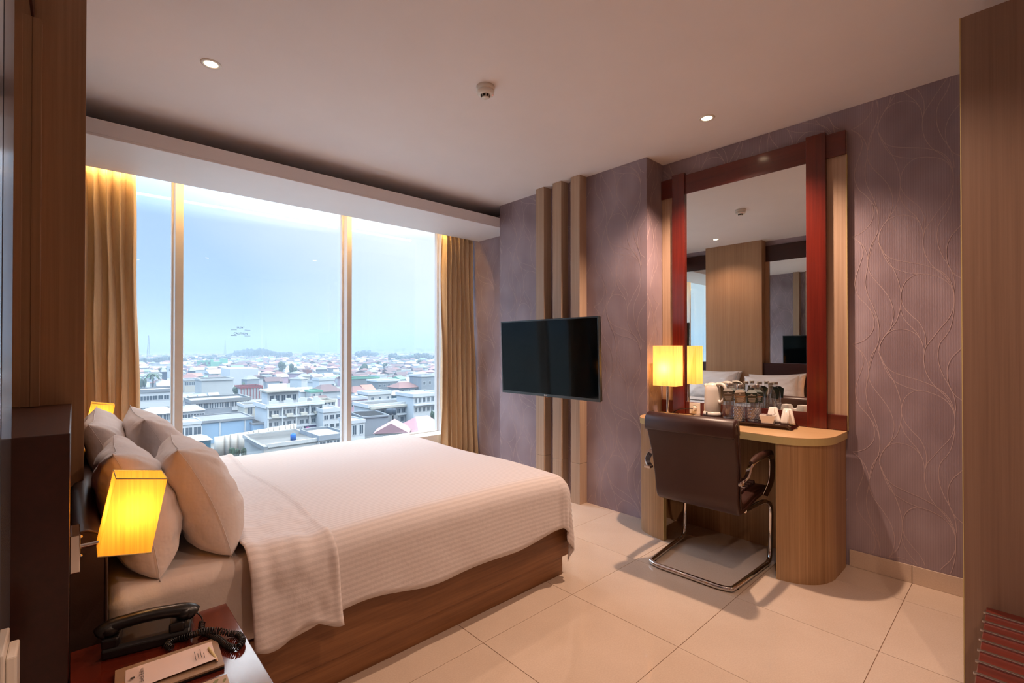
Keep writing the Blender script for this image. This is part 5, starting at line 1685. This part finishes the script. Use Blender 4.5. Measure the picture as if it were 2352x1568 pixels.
tag(fh, 'countless tiny roofs of the far town under the horizon', 'houses', None, 'stuff')

# --- trees
def crown_mesh(seed, key, blobs):
    r_ = random.Random(seed)
    bm = bmesh.new()
    for k in range(blobs):
        a, q = r_.uniform(0, 6.28), math.sqrt(r_.uniform(0, 1)) * 0.62
        z = r_.uniform(0.15, 0.85)
        s_ = r_.uniform(0.26, 0.42)
        bmesh.ops.create_icosphere(bm, subdivisions=2, radius=s_, matrix=Matrix.Translation((q * math.cos(a) * (1.1 - 0.5 * z), q * math.sin(a) * (1.1 - 0.5 * z), z)))
    for v in bm.verts:
        v.co += Vector((mnoise.noise(v.co * 7), mnoise.noise(v.co * 7 + Vector((9, 0, 0))), mnoise.noise(v.co * 7 + Vector((0, 9, 0))))) * 0.09
    me = bpy.data.meshes.new('crown')
    bm.to_mesh(me)
    bm.free()
    me.materials.append(K[key])
    return me
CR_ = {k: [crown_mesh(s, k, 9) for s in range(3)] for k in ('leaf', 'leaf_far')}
TR_ = MB().cyl((0, 0, 0), (0, 0, 1), 0.5, 0.35, 8).mesh('trunk', K['trunk'])
def tree(x, y, hgt, wid, label, key='leaf', group=None, z=GZ):
    t = thing('tree', label, 'tree', (x, y, z), group)
    O[t.name] = Vector((0, 0, 0))
    c = bpy.data.objects.new('crown', rnd.choice(CR_[key]))
    c.location = (0, 0, hgt * 0.25)
    c.scale = (wid / 2, wid / 2, hgt * 0.66)
    c.rotation_euler = (0, 0, rnd.uniform(0, 6))
    c.parent = t
    C.objects.link(c)
    k = bpy.data.objects.new('trunk', TR_)
    k.scale = (wid * 0.06, wid * 0.06, hgt * 0.45)
    k.parent = t
    C.objects.link(k)
def tree_px(u, vb, vt, wpx, label, key='leaf', group=None):
    g = ground(u, vb)
    top = on_y(g.y, u, vt).z
    dep = (g - EYE).dot(_f)
    tree(g.x, g.y, top - GZ, wpx * dep / FPX, label, key, group)
tree_px(545, 915, 888, 27, 'round dark green tree behind the grey workshop')
tree_px(480, 862, 846, 24, 'wide green tree in front of the mint building')
tree_px(648, 862, 829, 24, 'tall bushy tree in the middle of the town')
tree_px(668, 866, 834, 20, 'second bushy tree leaning on the tallest one')
tree_px(678, 864, 842, 22, 'lower spreading tree right of the bushy pair')
tree_px(835, 862, 832, 26, 'dark tree right of the middle mullion')
tree_px(870, 846, 829, 18, 'dark tree left of a matching one beyond the concrete terrace')
tree_px(884, 848, 832, 18, 'dark tree right of a matching one beyond the concrete terrace')
tree_px(962, 842, 825, 26, 'spreading green tree toward the right mullion')
tree_px(725, 852, 838, 12, 'small tree before a pink roof in the distance')
tree_px(994, 980, 942, 16, 'dark green tree behind the large pink roof')
tree_px(1003, 980, 950, 14, 'smaller dark tree at the right mullion behind the pink roof')
tree_px(902, 925, 910, 12, 'little garden tree on the terrace above the terrace row')
tree_px(375, 862, 843, 26, 'pale green tree behind the palm')
tree_px(330, 900, 868, 16, 'green tree left of the palm by the curtain')
tree_px(560, 895, 876, 14, 'green shrub beside the slate blue house')
for k, (u, wpx) in enumerate(((545, 22), (562, 26), (580, 24), (598, 30), (618, 30), (640, 28), (655, 20), (532, 18))):
    tree_px(u, 1058, 1030 - (k % 3) * 3, wpx * 0.9, 'weedy green bush inside the beige hoarding, %s from the left' % ('second', 'third', 'fourth', 'fifth', 'sixth', 'eighth', 'seventh', 'first')[k], 'leaf', 'bushes in the hoarded plot')
# palm
g = ground(350, 905)
pt = on_y(g.y, 350, 858)
pm = thing('palm_tree', 'tall feathery palm standing by the left curtain', 'tree', (g.x, g.y, GZ))
MB().cyl((g.x, g.y, GZ), (g.x + 0.4, g.y, pt.z), 0.45, 0.28, 8).build('trunk', K['trunk'], pm)
for k in range(14):
    a = 2 * PI * k / 14
    el_ = 0.5 if k % 2 else 0.1
    b = MB()
    pts = []
    for j in range(7):
        q = j / 6
        rr_ = 5.2 * q
        pts.append(Vector((g.x + 0.4 + math.cos(a) * rr_, g.y + math.sin(a) * rr_, pt.z + rr_ * el_ - 4.8 * q * q)))
    vs = []
    sd = Vector((-math.sin(a), math.cos(a), 0))
    for j, p in enumerate(pts):
        ww = 0.75 * math.sin(PI * min(0.97, 0.12 + j / 6 * 0.88))
        vs += [p + sd * ww - Vector((0, 0, ww * 0.5)), p, p - sd * ww - Vector((0, 0, ww * 0.5))]
    fs = []
    for j in range(6):
        fs += [(3 * j, 3 * j + 1, 3 * j + 4, 3 * j + 3), (3 * j + 1, 3 * j + 2, 3 * j + 5, 3 * j + 4)]
    b.add(vs, fs).build('frond', K['leaf'], pm, fix=False)
# wooded rise and tree belts along the horizon
TENS = 'first second third fourth fifth sixth seventh eighth ninth tenth eleventh twelfth thirteenth fourteenth fifteenth sixteenth seventeenth eighteenth nineteenth'.split()
def nth(k):
    if k < 19: return TENS[k]
    if k == 19: return 'twentieth'
    if k == 29: return 'thirtieth'
    return ('twenty-' if k < 29 else 'thirty-') + TENS[(k + 1) % 10 - 1]
def belt(u0, u1, vb, top, n, label, group):
    for k in range(n):
        u = u0 + (u1 - u0) * (k + rnd.uniform(0.1, 0.9)) / n
        f = (u - u0) / (u1 - u0)
        vt = top(f) + rnd.uniform(0, 4)
        tree_px(u, vb + rnd.uniform(-3, 3), vt, rnd.uniform(14, 24), '%s, %s from its left end' % (label, nth(k)), 'leaf_far', group)
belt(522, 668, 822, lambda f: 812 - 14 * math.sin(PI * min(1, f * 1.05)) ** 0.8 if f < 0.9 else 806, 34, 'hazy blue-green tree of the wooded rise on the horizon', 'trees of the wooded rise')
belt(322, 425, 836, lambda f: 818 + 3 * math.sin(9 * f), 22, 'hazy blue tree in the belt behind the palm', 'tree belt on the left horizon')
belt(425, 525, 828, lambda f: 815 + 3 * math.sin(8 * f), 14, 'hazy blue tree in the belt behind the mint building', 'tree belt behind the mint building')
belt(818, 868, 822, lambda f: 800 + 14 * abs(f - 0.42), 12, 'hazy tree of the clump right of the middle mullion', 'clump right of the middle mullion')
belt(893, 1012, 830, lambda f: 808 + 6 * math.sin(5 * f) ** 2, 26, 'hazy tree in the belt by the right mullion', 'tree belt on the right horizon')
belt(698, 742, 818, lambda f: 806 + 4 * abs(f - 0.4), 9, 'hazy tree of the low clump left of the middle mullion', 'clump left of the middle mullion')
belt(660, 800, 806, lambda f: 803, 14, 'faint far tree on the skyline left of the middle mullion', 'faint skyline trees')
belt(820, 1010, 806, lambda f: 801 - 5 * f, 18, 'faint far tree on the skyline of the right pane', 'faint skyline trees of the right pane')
# lattice masts
def mast(u, vb, vt, wpx, label):
    g = ground(u, vb)
    dep = (g - EYE).dot(_f)
    H_ = on_y(g.y, u, vt).z - GZ
    w = wpx * dep / FPX / 2
    t = thing('radio_mast', label, 'mast', tuple(g))
    b = MB()
    r_ = 0.006 * H_
    P = lambda sx, sy, f: g + Vector((sx * w * (1 - 0.9 * f), sy * w * (1 - 0.9 * f), H_ * f))
    for sx, sy in ((-1, -1), (1, -1), (1, 1), (-1, 1)):
        b.tube([P(sx, sy, 0), P(sx, sy, 1)], r_, 4)
    n = 9
    c4 = ((-1, -1), (1, -1), (1, 1), (-1, 1))
    for k in range(n):
        for j in range(4):
            b.tube([P(*c4[j], k / n), P(*c4[(j + 1) % 4], (k + 1) / n)], r_ * 0.6, 4)
            b.tube([P(*c4[j], k / n), P(*c4[(j + 1) % 4], k / n)], r_ * 0.5, 4)
    b.build('lattice', K['concrete'], t, fix=False)
    MB().box(g.x - w * 0.5, g.x + w * 0.5, g.y - 0.4, g.y + 0.4, GZ + H_ * 0.80, GZ + H_ * 0.86).build('antenna_panels', K['white'], t)
mast(341, 832, 770, 7, 'red and white radio mast rising behind the palm')
mast(517, 818, 780, 4, 'thin radio mast left of the wooded rise')
mast(611, 812, 774, 5, 'radio mast with antennas rising from the wooded rise')
# dish aerial before the hoarding
g = ground(577, 1052)
zt = on_y(g.y, 577, 1014).z
ds = thing('satellite_dish', 'mesh satellite dish on a green post before the hoarding', 'satellite dish', tuple(g))
MB().cyl(tuple(g), (g.x, g.y, zt), 0.22, 0.16, 8).build('post', K['leaf'], ds)
MB().lathe([(0, 0.0), (0.7, 0.10), (1.3, 0.35), (1.6, 0.6)], (g.x, g.y, zt), 20).build('reflector', K['concrete'], ds, fix=False)
fd = MB()
for k in range(3):
    a = 2 * PI * k / 3
    fd.tube([(g.x + 1.5 * math.cos(a), g.y + 1.5 * math.sin(a), zt + 0.6), (g.x, g.y, zt + 1.5)], 0.05, 5)
fd.build('feed_struts', K['concrete'], ds)
